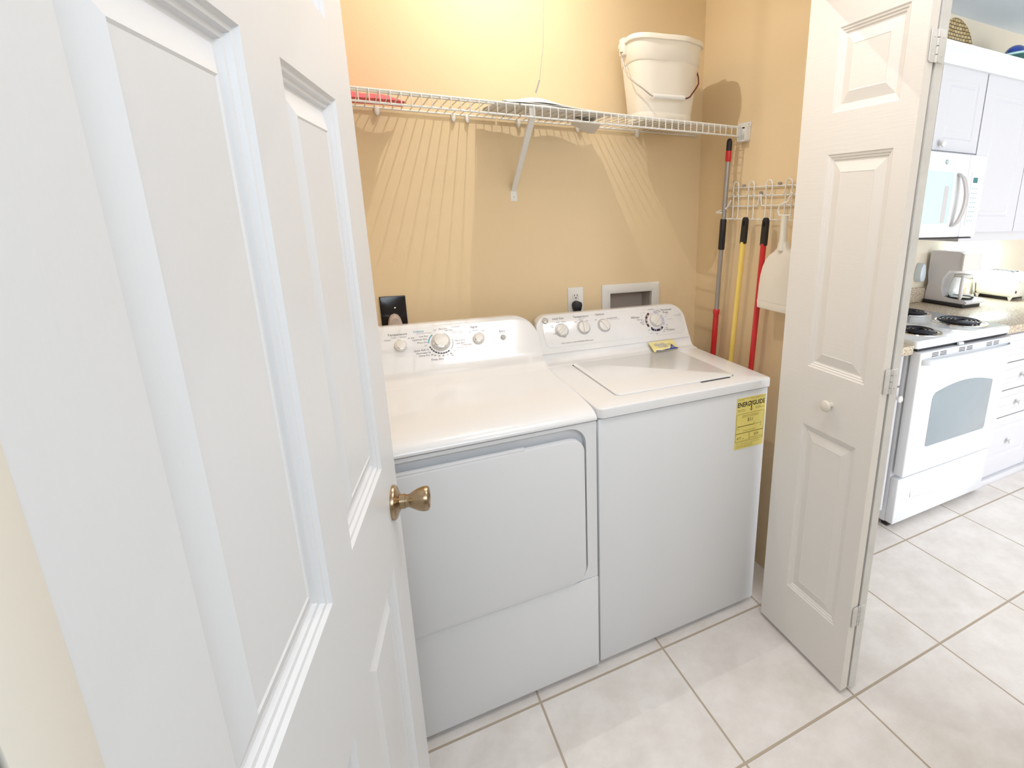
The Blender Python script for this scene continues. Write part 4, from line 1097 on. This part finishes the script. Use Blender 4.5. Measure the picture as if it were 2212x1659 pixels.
def hung(label, y0, y1, m, nm):
    A0 = Vector((XP, y0, 1.503)); A1 = Vector((XP, y1, 0.907)); d_ = (A1 - A0) / (A0.z - A1.z)
    P = lambda z: A0 + d_ * (A0.z - z)
    t = thing(nm, label, 'pole', P(0.0))
    fr = Fr(P(1.404), (0, -1, 0), -d_)
    b = nb(); w_ = 0.0135
    out = [(-w_, 0), (w_, 0), (w_ * 1.02, 0.03), (w_ * 0.98, 0.075)] + [(w_ * 0.95 * math.cos(a), 0.088 + 0.017 * math.sin(a)) for a in [PI * k / 8 for k in range(9)]] + [(-w_ * 0.98, 0.075), (-w_ * 1.02, 0.03)]
    hole = [(0.005 * math.cos(a), 0.080 + 0.013 * math.sin(a)) for a in [2 * PI * k / 16 for k in range(16)]]
    # bridge outer/inner on both faces
    for n_ in (-0.007, 0.007):
        O = [b.verts.new(fr.p(p[0], p[1], n_ * (1.0))) for p in out]; I = [b.verts.new(fr.p(p[0], p[1], n_)) for p in hole]
        es = [b.edges.new((O[i], O[(i + 1) % len(O)])) for i in range(len(O))] + [b.edges.new((I[i], I[(i + 1) % len(I)])) for i in range(len(I))]
        bmesh.ops.triangle_fill(b, use_beauty=True, edges=es)
        if n_ < 0: O0, I0 = O, I
        else:
            for (Aa, Bb) in ((O0, O), (I0, I)):
                for i in range(len(Aa)): b.faces.new((Aa[i], Aa[(i + 1) % len(Aa)], Bb[(i + 1) % len(Bb)], Bb[i]))
    obj('hanging_grip', b, BLACK, t, label='black grip with hanging hole')
    b = nb(); tube(b, [P(1.410), P(1.400), P(0.06), P(0.003)], [0.0105, 0.0112, 0.0108, 0.0108], 18); obj('pole', b, m, t)
    return t
hung('yellow broom pole with black grip hanging between the grey and red poles', 0.371, 0.413, YEL, 'broom_pole')
hung('plain red mop pole with black grip hanging right of the yellow one', 0.252, 0.280, RED, 'mop_pole')
# dustpan
dpn = thing('dustpan', 'white plastic dustpan hanging by its handle on the hook rack', 'dustpan', (XR - 0.072, 0.122, 1.17))
fd_ = Fr((XR - 0.072, 0, 0), (0, 1 if su == 1 else -1, 0), (0, 0, 1))
def dpp(y, z, n=0.0): return fd_.p(su * y, z, n)
b = nb()
yc = 0.122
outl = [(0.016, 1.425), (0.020, 1.405), (0.036, 1.390), (0.058, 1.376), (0.078, 1.356), (0.092, 1.328), (0.101, 1.295), (0.106, 1.255), (0.109, 1.20)]
poly = [(yc + a, z) for a, z in outl] + [(yc - a, z) for a, z in reversed(outl)]
N_ = len(poly)
cyy, czz = yc, 1.28
def ringp(sc, n): return [b.verts.new(dpp(cyy + (p[0] - cyy) * sc, czz + (p[1] - czz) * sc if p[1] > 1.201 else p[1], n)) for p in poly]
Rr = [ringp(1.0, -0.012), ringp(1.0, 0.004), ringp(0.985, 0.010), ringp(0.93, 0.0125)]
for A, B in zip(Rr, Rr[1:]):
    for i in range(N_): b.faces.new((A[i], A[(i + 1) % N_], B[(i + 1) % N_], B[i]))
b.faces.new(Rr[-1]); b.faces.new(Rr[0][::-1])
obj('pan', b, BUCK, dpn, sharp=0.8)
b = nb(); q_ = [(yc + 0.109, 1.201), (yc + 0.106, 1.170), (yc - 0.106, 1.170), (yc - 0.109, 1.201)]
prism(b, fd_, [(su * a, z) for a, z in q_], -0.012, 0.0118, bev=0.003); obj('front_lip', b, BUCK, dpn, label='ribbed lower lip of the pan')
b = nb()
tube(b, [dpp(yc, 1.395, 0.004), dpp(yc, 1.42, 0.004), dpp(yc + 0.002, 1.50, 0.002), dpp(yc + 0.002, 1.516, 0.001)], [0.017, 0.0135, 0.0125, 0.013], 14)
obj('handle', b, BUCK, dpn)
b = nb(); arc_ = [dpp(yc + 0.010, 1.517, 0.001), dpp(yc + 0.030, 1.520, 0.003), dpp(yc + 0.036, 1.535, 0.004), dpp(yc + 0.030, 1.553, 0.004), dpp(yc + 0.012, 1.560, 0.003), dpp(yc - 0.006, 1.566, 0.002), dpp(yc - 0.010, 1.578, 0.001), rp(0.150, 1.594, 0.012), rp(0.160, 1.600, 0.008)]
tube(b, arc_, 0.003, 8); tube(b, [dpp(yc + 0.030, 1.518, 0.003), dpp(yc - 0.024, 1.519, 0.003)], 0.003, 8)
obj('hanging_loop', b, WIRE, dpn)

# ------------------------------------------------------------------ kitchen: range
SX0, SX1 = 2.287, 3.060; SY = 0.088; ZC = 0.968
sv = thing('stove', 'white freestanding electric stove with coil burners', 'stove', (2.67, 0.44, 0))
b = nb(); box(b, SX0 + 0.004, SX1 - 0.002, SY + 0.040, 0.78, 0.028, 0.935, 0.004); obj('body', b, ENAMK, sv)
b = nb(); prism(b, Fr((0, 0, 0), (1, 0, 0), (0, 1, 0)), rrect(SX0, SX1, SY, 0.785, (0.01, 0.01, 0.02, 0.02), 5), 0.932, ZC, bev=0.006); obj('cooktop', b, ENAMK, sv, sharp=0.9)
b = nb(); box(b, SX0 + 0.02, SX1 - 0.01, SY + 0.01, SY + 0.05, 0.918, 0.934); obj('gap_shade_strip', b, GAP, sv)  # near-black box, shade between cooktop and oven door put in as colour
b = nb(); box(b, SX0 + 0.02, SX1 - 0.02, 0.70, 0.785, ZC, 1.06, 0.008); obj('control_backguard', b, ENAMK, sv)
for (x, y, r) in ((2.485, 0.220, 0.085), (2.900, 0.262, 0.110), (2.485, 0.545, 0.110), (2.905, 0.545, 0.085)):
    b = nb(); lathe(b, (x, y, ZC), (0, 0, 1), [(r + 0.022, 0.0003), (r + 0.020, 0.004), (r + 0.008, 0.0045), (r + 0.002, 0.0005), (r * 0.8, -0.0 + 0.0006), (0.02, 0.0008), (0.001, 0.0008)], 40); bn = obj('burner', b, CHROME, sv, label='chrome drip pan')
    b = nb(); pts = []
    turns = 4.6 if r > 0.1 else 3.8
    for k in range(int(turns * 28) + 1):
        a = 2 * PI * k / 28; rr = 0.018 + (r - 0.020) * k / (turns * 28); pts.append((x + rr * math.cos(a), y + rr * math.sin(a), ZC + 0.010))
    tube(b, pts, 0.0058 if r > 0.1 else 0.0054, 6)
    obj('coil', b, COIL, bn, sharp=1.5)
# oven door
fO = XZ(SY - 0.020)
b = nb(); fbox(b, fO, SX0 + 0.006, SX1 - 0.004, 0.292, 0.916, -0.052, 0.0, 0.008, 3); od = obj('oven_door', b, ENAMK, sv, sharp=0.9)
wx0, wx1 = 2.432, 2.935
pts = [(wx0 + 0.012, 0.428), (wx1 - 0.015, 0.428), (wx1 - 0.004, 0.432), (wx1, 0.446), (wx1, 0.690), (wx1 - 0.004, 0.704)]
for k in range(13):
    u = 1 - k / 12; x = wx0 + 0.020 + (wx1 - wx0 - 0.035) * u
    pts.append((x, 0.705 + 0.052 * math.sin(PI * (0.13 + 0.74 * u)) ** 1.0 - 0.02))
pts += [(wx0 + 0.004, 0.690), (wx0, 0.675), (wx0, 0.440), (wx0 + 0.004, 0.431)]
b = nb(); prism(b, fO, pts, -0.002, 0.0015, bev=0.001); obj('oven_window', b, OVENG, od, label='grey glass oven window with arched top')
b = nb(); hp = []
for k in range(17):
    u = k / 16; hp.append(Vector((SX0 + 0.02 + (SX1 - SX0 - 0.04) * u, SY - 0.022 - 0.045 * math.sin(PI * u) ** 0.35 if 0 < u < 1 else SY - 0.018, 0.872 + 0.004 * math.sin(PI * u))))
A_ = []
for p in hp:
    A_.append([b.verts.new(p + Vector((0, dy, dz))) for dy, dz in ((-0.007, -0.012), (-0.009, 0.0), (-0.006, 0.012), (0.004, 0.015), (0.006, 0.0), (0.003, -0.014))])
for A, B in zip(A_, A_[1:]):
    for i in range(6): b.faces.new((A[i], A[(i + 1) % 6], B[(i + 1) % 6], B[i]))
b.faces.new(A_[0]); b.faces.new(A_[-1][::-1])
obj('door_handle', b, ENAMK2, od, sharp=1.2, label='bowed white bar handle')
for g0 in (2.375, 2.585, 2.815):
    b = nb()
    for c_ in range(2):
        for r_ in range(3):
            u0 = g0 + c_ * 0.062; flat(b, fO, rrect(u0, u0 + 0.050, 0.893 + r_ * 0.0075 - 0.002, 0.8965 + r_ * 0.0075 - 0.002, 0.0015, 2), 0.0004 + 0.0002)
    obj('vent_slots', b, INKB, od, weld=False)
b = nb(); lathe(b, (2.615, SY - 0.006, 0.925), (1, 0, 0), [(0.006, -0.02), (0.007, -0.018), (0.007, 0.018), (0.006, 0.02)], 12); obj('latch', b, ENAMK2, sv)
b = nb(); fS = XZ(SY - 0.004)
fbox(b, fS, SX0 + 0.006, SX1 - 0.002, 0.030, 0.276, -0.045, 0.0, 0.006, 2); dr_ = obj('storage_drawer', b, ENAMK, sv, sharp=0.9)
b = nb(); rowsA = []
for k in range(25):
    u = k / 24; x = 2.40 + 0.53 * u; dz = 0.022 * (1 - math.sin(PI * u))
    rowsA.append([b.verts.new(fS.p(x, 0.150 + 0.048 + 0.0, 0.0006)), b.verts.new(fS.p(x, 0.186, -0.001 + 0.002)), b.verts.new(fS.p(x, 0.140 + dz, 0.0045)), b.verts.new(fS.p(x, 0.132 + dz, 0.0006))])
for A, B in zip(rowsA, rowsA[1:]):
    for i in range(3): b.faces.new((A[i], B[i], B[i + 1], A[i + 1]))
b.faces.new(rowsA[0]); b.faces.new(rowsA[-1])
obj('drawer_grip', b, ENAMK, dr_, sharp=0.5, label='curved moulded pull across the drawer')
for (x, y) in ((SX0 + 0.05, SY + 0.045), (SX1 - 0.06, SY + 0.045), (SX0 + 0.05, 0.73), (SX1 - 0.06, 0.73)):
    b = nb(); box(b, x - 0.03, x + 0.03, y - 0.015, y + 0.02, 0.0005, 0.03, 0.002); obj('foot', b, BLACK, sv)

# ------------------------------------------------------------------ kitchen cabinets
CST = [(0.0, 0.0), (0.004, -0.003), (0.010, -0.0045), (0.022, -0.0045), (0.034, -0.001), (0.036, -0.0015)]


def cab_front(parent, nm, x0, x1, z0, z1, y, inset=0.052, knob=None, d=0.019, panel=True):
    fr = XZ(y); fr = Fr((x0, y, 0), (1, 0, 0), (0, 0, 1))
    b = nb(); W_ = x1 - x0
    ps = [(inset, W_ - inset, z0 + inset, z1 - inset)] if panel else []
    panel_door(b, fr, W_, z1 - z0, d, ps, step=CST, both=False, z0=z0)
    o = obj(nm, b, CABW, parent, weld=False, sharp=0.15)
    if knob:
        b = nb(); lathe(b, (knob[0], y, knob[1]), (0, -1, 0), [(0.006, 0), (0.006, 0.012), (0.012, 0.017), (0.0165, 0.022), (0.0165, 0.026), (0.011, 0.031), (0.001, 0.033)], 22)
        obj('knob', b, WHITEP, o)
    return o


YC = 0.128
t = thing('base_cabinet', 'white base cabinet between closet wall and stove, small round knob', 'cabinet', (1.95, 0.45, 0))
b = nb(); box(b, 1.635, 2.276, YC + 0.0195, YK - 0.002, 0.09, 0.905); box(b, 1.635, 2.276, YC + 0.06, YK - 0.01, 0.0005, 0.09); obj('body', b, CABW, t)
cab_front(t, 'drawer', 1.66, 2.262, 0.752, 0.898, YC, 0.04)
cab_front(t, 'door', 1.962, 2.262, 0.10, 0.742, YC, 0.055, knob=(2.245, 0.694))
cab_front(t, 'door', 1.66, 1.958, 0.10, 0.742, YC, 0.055)
t = thing('drawer_cabinet', 'white four-drawer base cabinet right of the stove', 'cabinet', (3.34, 0.45, 0))
b = nb(); box(b, 3.068, 3.615, YC + 0.0195, YK - 0.002, 0.09, 0.918); box(b, 3.068, 3.615, YC + 0.01, YK - 0.01, 0.0005, 0.09); obj('body', b, CABW, t)
for (z0, z1, kz) in ((0.742, 0.898, 0.815), (0.578, 0.736, 0.650), (0.414, 0.572, 0.487)):
    cab_front(t, 'drawer', 3.085, 3.605, z0, z1, YC, 0.036, knob=(3.352, kz))
cab_front(t, 'drawer', 3.085, 3.605, 0.100, 0.408, YC, 0.052, knob=(3.335, 0.249))
b = nb(); box(b, 3.068, 3.62, YC - 0.012, YC + 0.01, 0.0005, 0.040, 0.003); obj('kick_board', b, CABW, t)
t = thing('base_cabinet', 'white base cabinet right of the four-drawer cabinet at frame edge', 'cabinet', (3.9, 0.45, 0))
b = nb(); box(b, 3.618, 4.60, YC + 0.0195, YK - 0.002, 0.09, 0.918); box(b, 3.618, 4.60, YC + 0.01, YK - 0.01, 0.0005, 0.09); obj('body', b, CABW, t)
cab_front(t, 'door', 3.63, 4.10, 0.10, 0.735, YC, 0.055); cab_front(t, 'drawer', 3.63, 4.10, 0.742, 0.898, YC, 0.036); cab_front(t, 'door', 4.11, 4.59, 0.10, 0.898, YC, 0.055)
t = thing('countertop', 'short speckled countertop left of the stove', 'countertop', (1.95, 0.45, 0.94))
b = nb(); box(b, 1.634, 2.283, YC - 0.03, YK - 0.001, 0.9055, 0.948, 0.004); obj('slab', b, COUNTER, t)
t = thing('countertop', 'speckled beige countertop under coffee maker and toaster', 'countertop', (3.8, 0.45, 0.94))
b = nb(); box(b, 3.064, 4.62, YC - 0.03, YK - 0.001, 0.9185, 0.962, 0.006); obj('slab', b, COUNTER, t)
b = nb(); box(b, 3.064, 4.62, YK - 0.020, YK - 0.001, 0.9625, 1.058, 0.004); obj('backsplash', b, COUNTER, t)

YU = 0.400
t = thing('wall_cabinet', 'short white wall cabinet above the microwave, round knob', 'cabinet', (2.66, 0.6, 1.83))
b = nb(); box(b, 2.285, 3.036, YU + 0.0195, YK - 0.001, 1.826, 2.222); obj('body', b, CABW, t)
cab_front(t, 'door', 2.66, 3.033, 1.834, 2.218, YU - 0.0005, 0.058, knob=(2.712, 1.862)); cab_front(t, 'door', 2.288, 2.656, 1.834, 2.218, YU - 0.0005, 0.058)
t = thing('wall_cabinet', 'tall white wall cabinet right of the microwave', 'cabinet', (3.5, 0.6, 1.4))
b = nb(); box(b, 3.038, 3.995, YU + 0.0195, YK - 0.001, 1.378, 2.222); obj('body', b, CABW, t)
cab_front(t, 'door', 3.043, 3.526, 1.430, 2.218, YU - 0.0005, 0.085); cab_front(t, 'door', 3.532, 3.990, 1.430, 2.218, YU - 0.0005, 0.085)
b = nb()
pr_ = [(YU - 0.020, 2.217), (YU - 0.026, 2.240), (YU - 0.030, 2.262), (YU - 0.050, 2.278), (YU - 0.054, 2.300), (YU + 0.0, 2.300), (YU + 0.0, 2.2225), (YU - 0.0015, 2.2225), (YU - 0.0015, 2.217)]
A = [b.verts.new((2.283, y, z)) for y, z in pr_]; B = [b.verts.new((4.05, y, z)) for y, z in pr_]
for i in range(len(A)): b.faces.new((A[i], A[(i + 1) % len(A)], B[(i + 1) % len(A)], B[i]))
b.faces.new(A); b.faces.new(B[::-1])
tag(obj('crown_moulding', b, CROWN, loc=(3.1, YU, 2.224)), 'brushed white crown moulding along the top of wall cabinets', 'moulding')

# microwave
YM = 0.330
mw = thing('microwave', 'white over-the-range microwave above the stove', 'microwave', (2.66, 0.56, 1.41))
b = nb(); box(b, 2.289, 3.030, YM + 0.03, YK - 0.002, 1.408, 1.822, 0.004); obj('body', b, ENAMK, mw)
b = nb(); box(b, 2.30, 3.02, YM + 0.015, YM + 0.2, 1.402, 1.4085); obj('underside_vent', b, GAP, mw)
fM = XZ(YM)
b = nb(); fbox(b, fM, 2.290, 2.884, 1.410, 1.817, -0.030, 0.0, 0.010, 3); md = obj('door', b, ENAMK, mw, sharp=0.9)
b = nb(); fbox(b, fM, 2.887, 3.029, 1.410, 1.817, -0.030, 0.0, 0.010, 3); mc = obj('control_panel', b, ENAMK, mw, sharp=0.9)
b = nb(); prism(b, fM, rrect(2.36, 2.765, 1.478, 1.728, 0.012, 4), -0.001, 0.001); obj('window', b, MWG, md, label='pale blue-green glass window')
b = nb(); prism(b, fM, rrect(2.700, 2.735, 1.482, 1.660, 0.008, 4), 0.0008, 0.0016); obj('handle_recess', b, HANDG, md)
b = nb(); hp = []
for k in range(15):
    u = k / 14; hp.append(Vector((2.800 + 0.018 * math.sin(PI * u), YM - 0.004 - 0.040 * math.sin(PI * u) ** 0.5 if 0 < u < 1 else YM - 0.001, 1.462 + 0.262 * u)))
A_ = [[b.verts.new(p + Vector((dx, dy, 0))) for dx, dy in ((-0.015, 0.004), (-0.012, -0.005), (0.012, -0.005), (0.016, 0.004))] for p in hp]
for A, B in zip(A_, A_[1:]):
    for i in range(4): b.faces.new((A[i], A[(i + 1) % 4], B[(i + 1) % 4], B[i]))
b.faces.new(A_[0]); b.faces.new(A_[-1][::-1])
obj('handle', b, HANDG, md, sharp=1.2, label='bowed vertical handle')
b = nb(); prism(b, fM, rrect(2.913, 2.990, 1.470, 1.735, 0.006, 4), 0.0, 0.002); kp = obj('keypad', b, ENAMK2, mc)
b = nb(); prism(b, fM, rrect(2.928, 2.966, 1.682, 1.708, 0.002, 3), 0.002, 0.0028); obj('display', b, LCD, kp, label='small dark green display')
b = nb()
for r_ in range(8):
    for c_ in range(3): flat(b, fM, rrect(2.925 + c_ * 0.020, 2.937 + c_ * 0.020, 1.490 + r_ * 0.023, 1.496 + r_ * 0.023, 0.001, 2), 0.0026, 0)
obj('printed_keys', b, mat('teal_grey_print', (0.40, 0.55, 0.58), 0.5), kp, weld=False)
b = nb(); lathe(b, (2.688, YM, 1.772), (0, -1, 0), [(0.011, 0), (0.011, 0.001)], 24); lathe(b, (2.688, YM - 0.001, 1.772), (0, -1, 0), [(0.0075, 0.0), (0.0075, 0.0006)], 20, mi=1)
tube(b, [(2.688 + 0.003 * math.cos(a), YM - 0.002, 1.772 + 0.004 * math.sin(a)) for a in [0.5 * k for k in range(12)]], 0.0008, 5)
obj('badge', b, [mat('badge_grey', (0.10, 0.25, 0.24), 0.4), ENAMK2], md, weld=False, label='small round dark monogram badge')

# coffee maker facing -y
cm = thing('coffee_maker', 'white drip coffee maker with glass carafe on the countertop', 'coffee maker', (3.47, 0.65, 0.9622))
fc = Fr((3.375, 0, 0), (0, 1, 0), (0, 0, 1))   # side profile u=y, v=z, n=+x
X0, Xw = 3.350, 0.20
b = nb(); box(b, X0 + 0.004, X0 + Xw - 0.004, 0.515, 0.772, 0.9625, 0.985, 0.004); obj('base_foot', b, BLACK, cm)
side = [(0.510, 0.984), (0.775, 0.984), (0.775, 1.03), (0.765, 1.09), (0.775, 1.15), (0.775, 1.285), (0.765, 1.298), (0.60, 1.300), (0.58, 1.296), (0.565, 1.285), (0.560, 1.185), (0.640, 1.180), (0.672, 1.13), (0.676, 1.06), (0.655, 1.012), (0.52, 1.008), (0.505, 0.998)]
b = nb(); prism(b, fc, side, 0.0, Xw, bev=0.006); obj('body', b, HANDG if False else mat('coffee_maker_plastic', (0.76, 0.74, 0.76), 0.35), cm, sharp=0.5)
b = nb(); fbox(b, XZ(0.561), X0 + 0.02, X0 + Xw - 0.02, 1.19, 1.29, -0.01, 0.004, 0.004); obj('filter_basket_front', b, WHITEP, cm)
b = nb(); fbox(b, XZ(0.512), X0 + 0.07, X0 + 0.13, 0.989, 1.001, 0, 0.004, 0.001); obj('display', b, INKB, cm, label='small dark clock display')
cr = (X0 + 0.10, 0.590)
b = nb(); lathe(b, (cr[0], cr[1], 1.0095), (0, 0, 1), [(0.055, 0), (0.068, 0.006), (0.073, 0.035), (0.068, 0.085), (0.055, 0.125), (0.050, 0.135), (0.0485, 0.135), (0.0535, 0.124), (0.0662, 0.085), (0.071, 0.035), (0.066, 0.008), (0.05, 0.003)], 32); ca = obj('carafe', b, CLEAR, cm, sharp=1.5, label='clear glass carafe')
b = nb(); lathe(b, (cr[0], cr[1], 1.0095), (0, 0, 1), [(0.0515, 0.134), (0.054, 0.140), (0.05, 0.150), (0.03, 0.154), (0.001, 0.155)], 28); obj('carafe_lid', b, WHITEP, ca)
b = nb(); lathe(b, (cr[0], cr[1], 1.0084), (0, 0, 1), [(0.060, 0.0), (0.072, 0.007), (0.0745, 0.012)], 28, cap=(True, False)); obj('carafe_base', b, BLACK, ca, label='black base ring')
b = nb(); hx = cr[0] - 0.070; tube(b, [(cr[0] - 0.050, cr[1] - 0.025, 1.148), (hx - 0.010, cr[1] - 0.045, 1.146), (hx - 0.020, cr[1] - 0.050, 1.12), (hx - 0.020, cr[1] - 0.050, 1.03), (hx - 0.010, cr[1] - 0.042, 1.015)], [0.008, 0.011, 0.012, 0.012, 0.009], 12); obj('carafe_handle', b, mat('carafe_handle_plastic', (0.78, 0.77, 0.78), 0.35), ca, sharp=1.5)

# toaster
to = thing('toaster', 'cream two-slice toaster on the countertop right of coffee maker', 'toaster', (4.02, 0.64, 0.9622))
b = nb(); tx0, txw = 3.925, 0.20
sp_ = [(0.535, 0.985), (0.755, 0.985), (0.772, 0.998), (0.772, 1.06), (0.762, 1.11), (0.740, 1.142), (0.715, 1.152), (0.59, 1.152), (0.556, 1.145), (0.540, 1.12), (0.530, 1.06), (0.528, 0.998)]
prism(b, Fr((tx0 + 0.10, 0, 0), (0, 1, 0), (0, 0, 1)), sp_, -0.0, 0.10, bev=0.022)
prism(b, Fr((tx0 + 0.10, 0, 0), (0, -1, 0), (0, 0, 1)), [(-a, c) for a, c in sp_][::-1], 0.0, 0.10, bev=0.022)
obj('shell', b, TSTR, to, sharp=0.9)
b = nb()
for x in (tx0 + 0.055, tx0 + 0.115): box(b, x, x + 0.028, 0.575, 0.725, 1.1505, 1.1535, 0.001)
obj('bread_slots', b, GAP, to)
b = nb(); box(b, tx0 + 0.03, tx0 + 0.17, 0.545, 0.755, 0.970, 0.986, 0.002); obj('base_tray', b, BLACK, to)
for (x, y) in ((tx0 + 0.02, 0.545), (tx0 + 0.18, 0.545), (tx0 + 0.02, 0.755), (tx0 + 0.18, 0.755)):
    b = nb(); lathe(b, (x, y, 0.9625), (0, 0, 1), [(0.006, 0), (0.016, 0.026)], 12); obj('foot', b, TSTR, to)
b = nb(); box(b, tx0 + 0.08, tx0 + 0.12, 0.510, 0.534, 1.085, 1.100, 0.004); obj('lever', b, TSTR, to)
b = nb(); lathe(b, (tx0 + 0.05, 0.536, 1.02), (0, -1, 0), [(0.010, 0), (0.010, 0.008), (0.007, 0.010)], 16); obj('dial', b, BROWNI, to, label='small dark red dial')

# plug-in freshener on the kitchen wall, peeking past the bifold edge
fa = Fr((3.300, YK - 0.001, 1.150), (1, 0, 0), (0, 0, 1)); b = nb()
prism(b, fa, [(-0.030, -0.030), (-0.018, -0.052), (0.018, -0.052), (0.030, -0.030), (0.032, 0.0), (0.024, 0.045), (0.012, 0.066), (-0.012, 0.066), (-0.024, 0.045), (-0.032, 0.0)], 0, 0.045, bev=0.016)
tag(obj('air_freshener', b, mat('milky_blue_plastic', (0.66, 0.74, 0.80), 0.25), loc=(3.30, YK - 0.001, 1.150)), 'pale blue-white plug-in air freshener on the kitchen wall left of coffee maker', 'air freshener')

# things on top of the cabinets
b = nb(); lathe(b, (2.962, 0.56, 2.362), (0, -1, 0.12), [(0.001, 0.0), (0.08, 0.002), (0.135, 0.010), (0.139, 0.018), (0.133, 0.020), (0.08, 0.010), (0.001, 0.008)], 40)
tag(obj('woven_tray', b, WEAVE, loc=(2.985, 0.56, 2.383), sharp=1.5), 'round woven seagrass tray standing on the wall cabinets', 'tray')
pl_ = thing('glass_platter', 'wavy green glass platter lying on top of the wall cabinets', 'platter', (3.63, 0.55, 2.2225))
b = nb(); lathe(b, (3.63, 0.55, 2.2225), (0, 0, 1), [(0.06, 0), (0.07, 0.02), (0.05, 0.10)], 24); obj('stand', b, AQUAG, pl_)
def pz(x, y): r2 = ((x - 3.63) / 0.32) ** 2 + ((y - 0.55) / 0.14) ** 2; return 2.352 + 0.030 * math.sin((x - 3.3) * 9) - 0.035 * (1 - min(1, r2))
b = nb(); Gc = []
for rr_ in [0.02, 0.25, 0.5, 0.75, 0.9, 1.0]:
    Gc.append([(3.63 + 0.32 * rr_ * math.cos(2 * PI * k / 48), 0.55 + 0.14 * rr_ * math.sin(2 * PI * k / 48)) for k in range(48)])
for dz, flip in ((0, 0), (0.008, 1)):
    vv = [[b.verts.new((x, y, pz(x, y) + dz)) for x, y in r_] for r_ in Gc]
    for A, B in zip(vv, vv[1:]):
        for i in range(48): b.faces.new((A[i], A[(i + 1) % 48], B[(i + 1) % 48], B[i]))
    b.faces.new(vv[0])
    if flip == 0: last = vv[-1]
    else:
        for i in range(48): b.faces.new((last[i], last[(i + 1) % 48], vv[-1][(i + 1) % 48], vv[-1][i]))
obj('dish', b, GREENG, pl_, sharp=1.5)
b = nb(); tube(b, [(3.63 + 0.325 * math.cos(2 * PI * k / 48), 0.55 + 0.143 * math.sin(2 * PI * k / 48), pz(3.63 + 0.32 * math.cos(2 * PI * k / 48), 0.55 + 0.14 * math.sin(2 * PI * k / 48)) + 0.004) for k in range(48)], 0.006, 8, closed=True)
obj('rim', b, AQUAG, pl_, sharp=1.5, label='pale aqua glass rim')
b = nb(); bl = []
for k in range(15):
    u = k / 14; rr_ = 0.052 * math.sin(PI * min(1, u * 1.05) ** 0.8) ** 0.7 if 0 < u < 1 else 0.003
    bl.append((Vector((3.535 + 0.21 * u, 0.60, 2.398 + 0.030 * math.sin(PI * u))), max(rr_, 0.004) * (1 if u < 0.72 else 0.7)))
tube(b, [p for p, _ in bl], [r_ for _, r_ in bl], 18)
tag(obj('glass_ornament', b, BLUEG, loc=(3.63, 0.60, 2.36), sharp=1.5), 'deep blue blown glass ornament resting on the green platter', 'ornament')
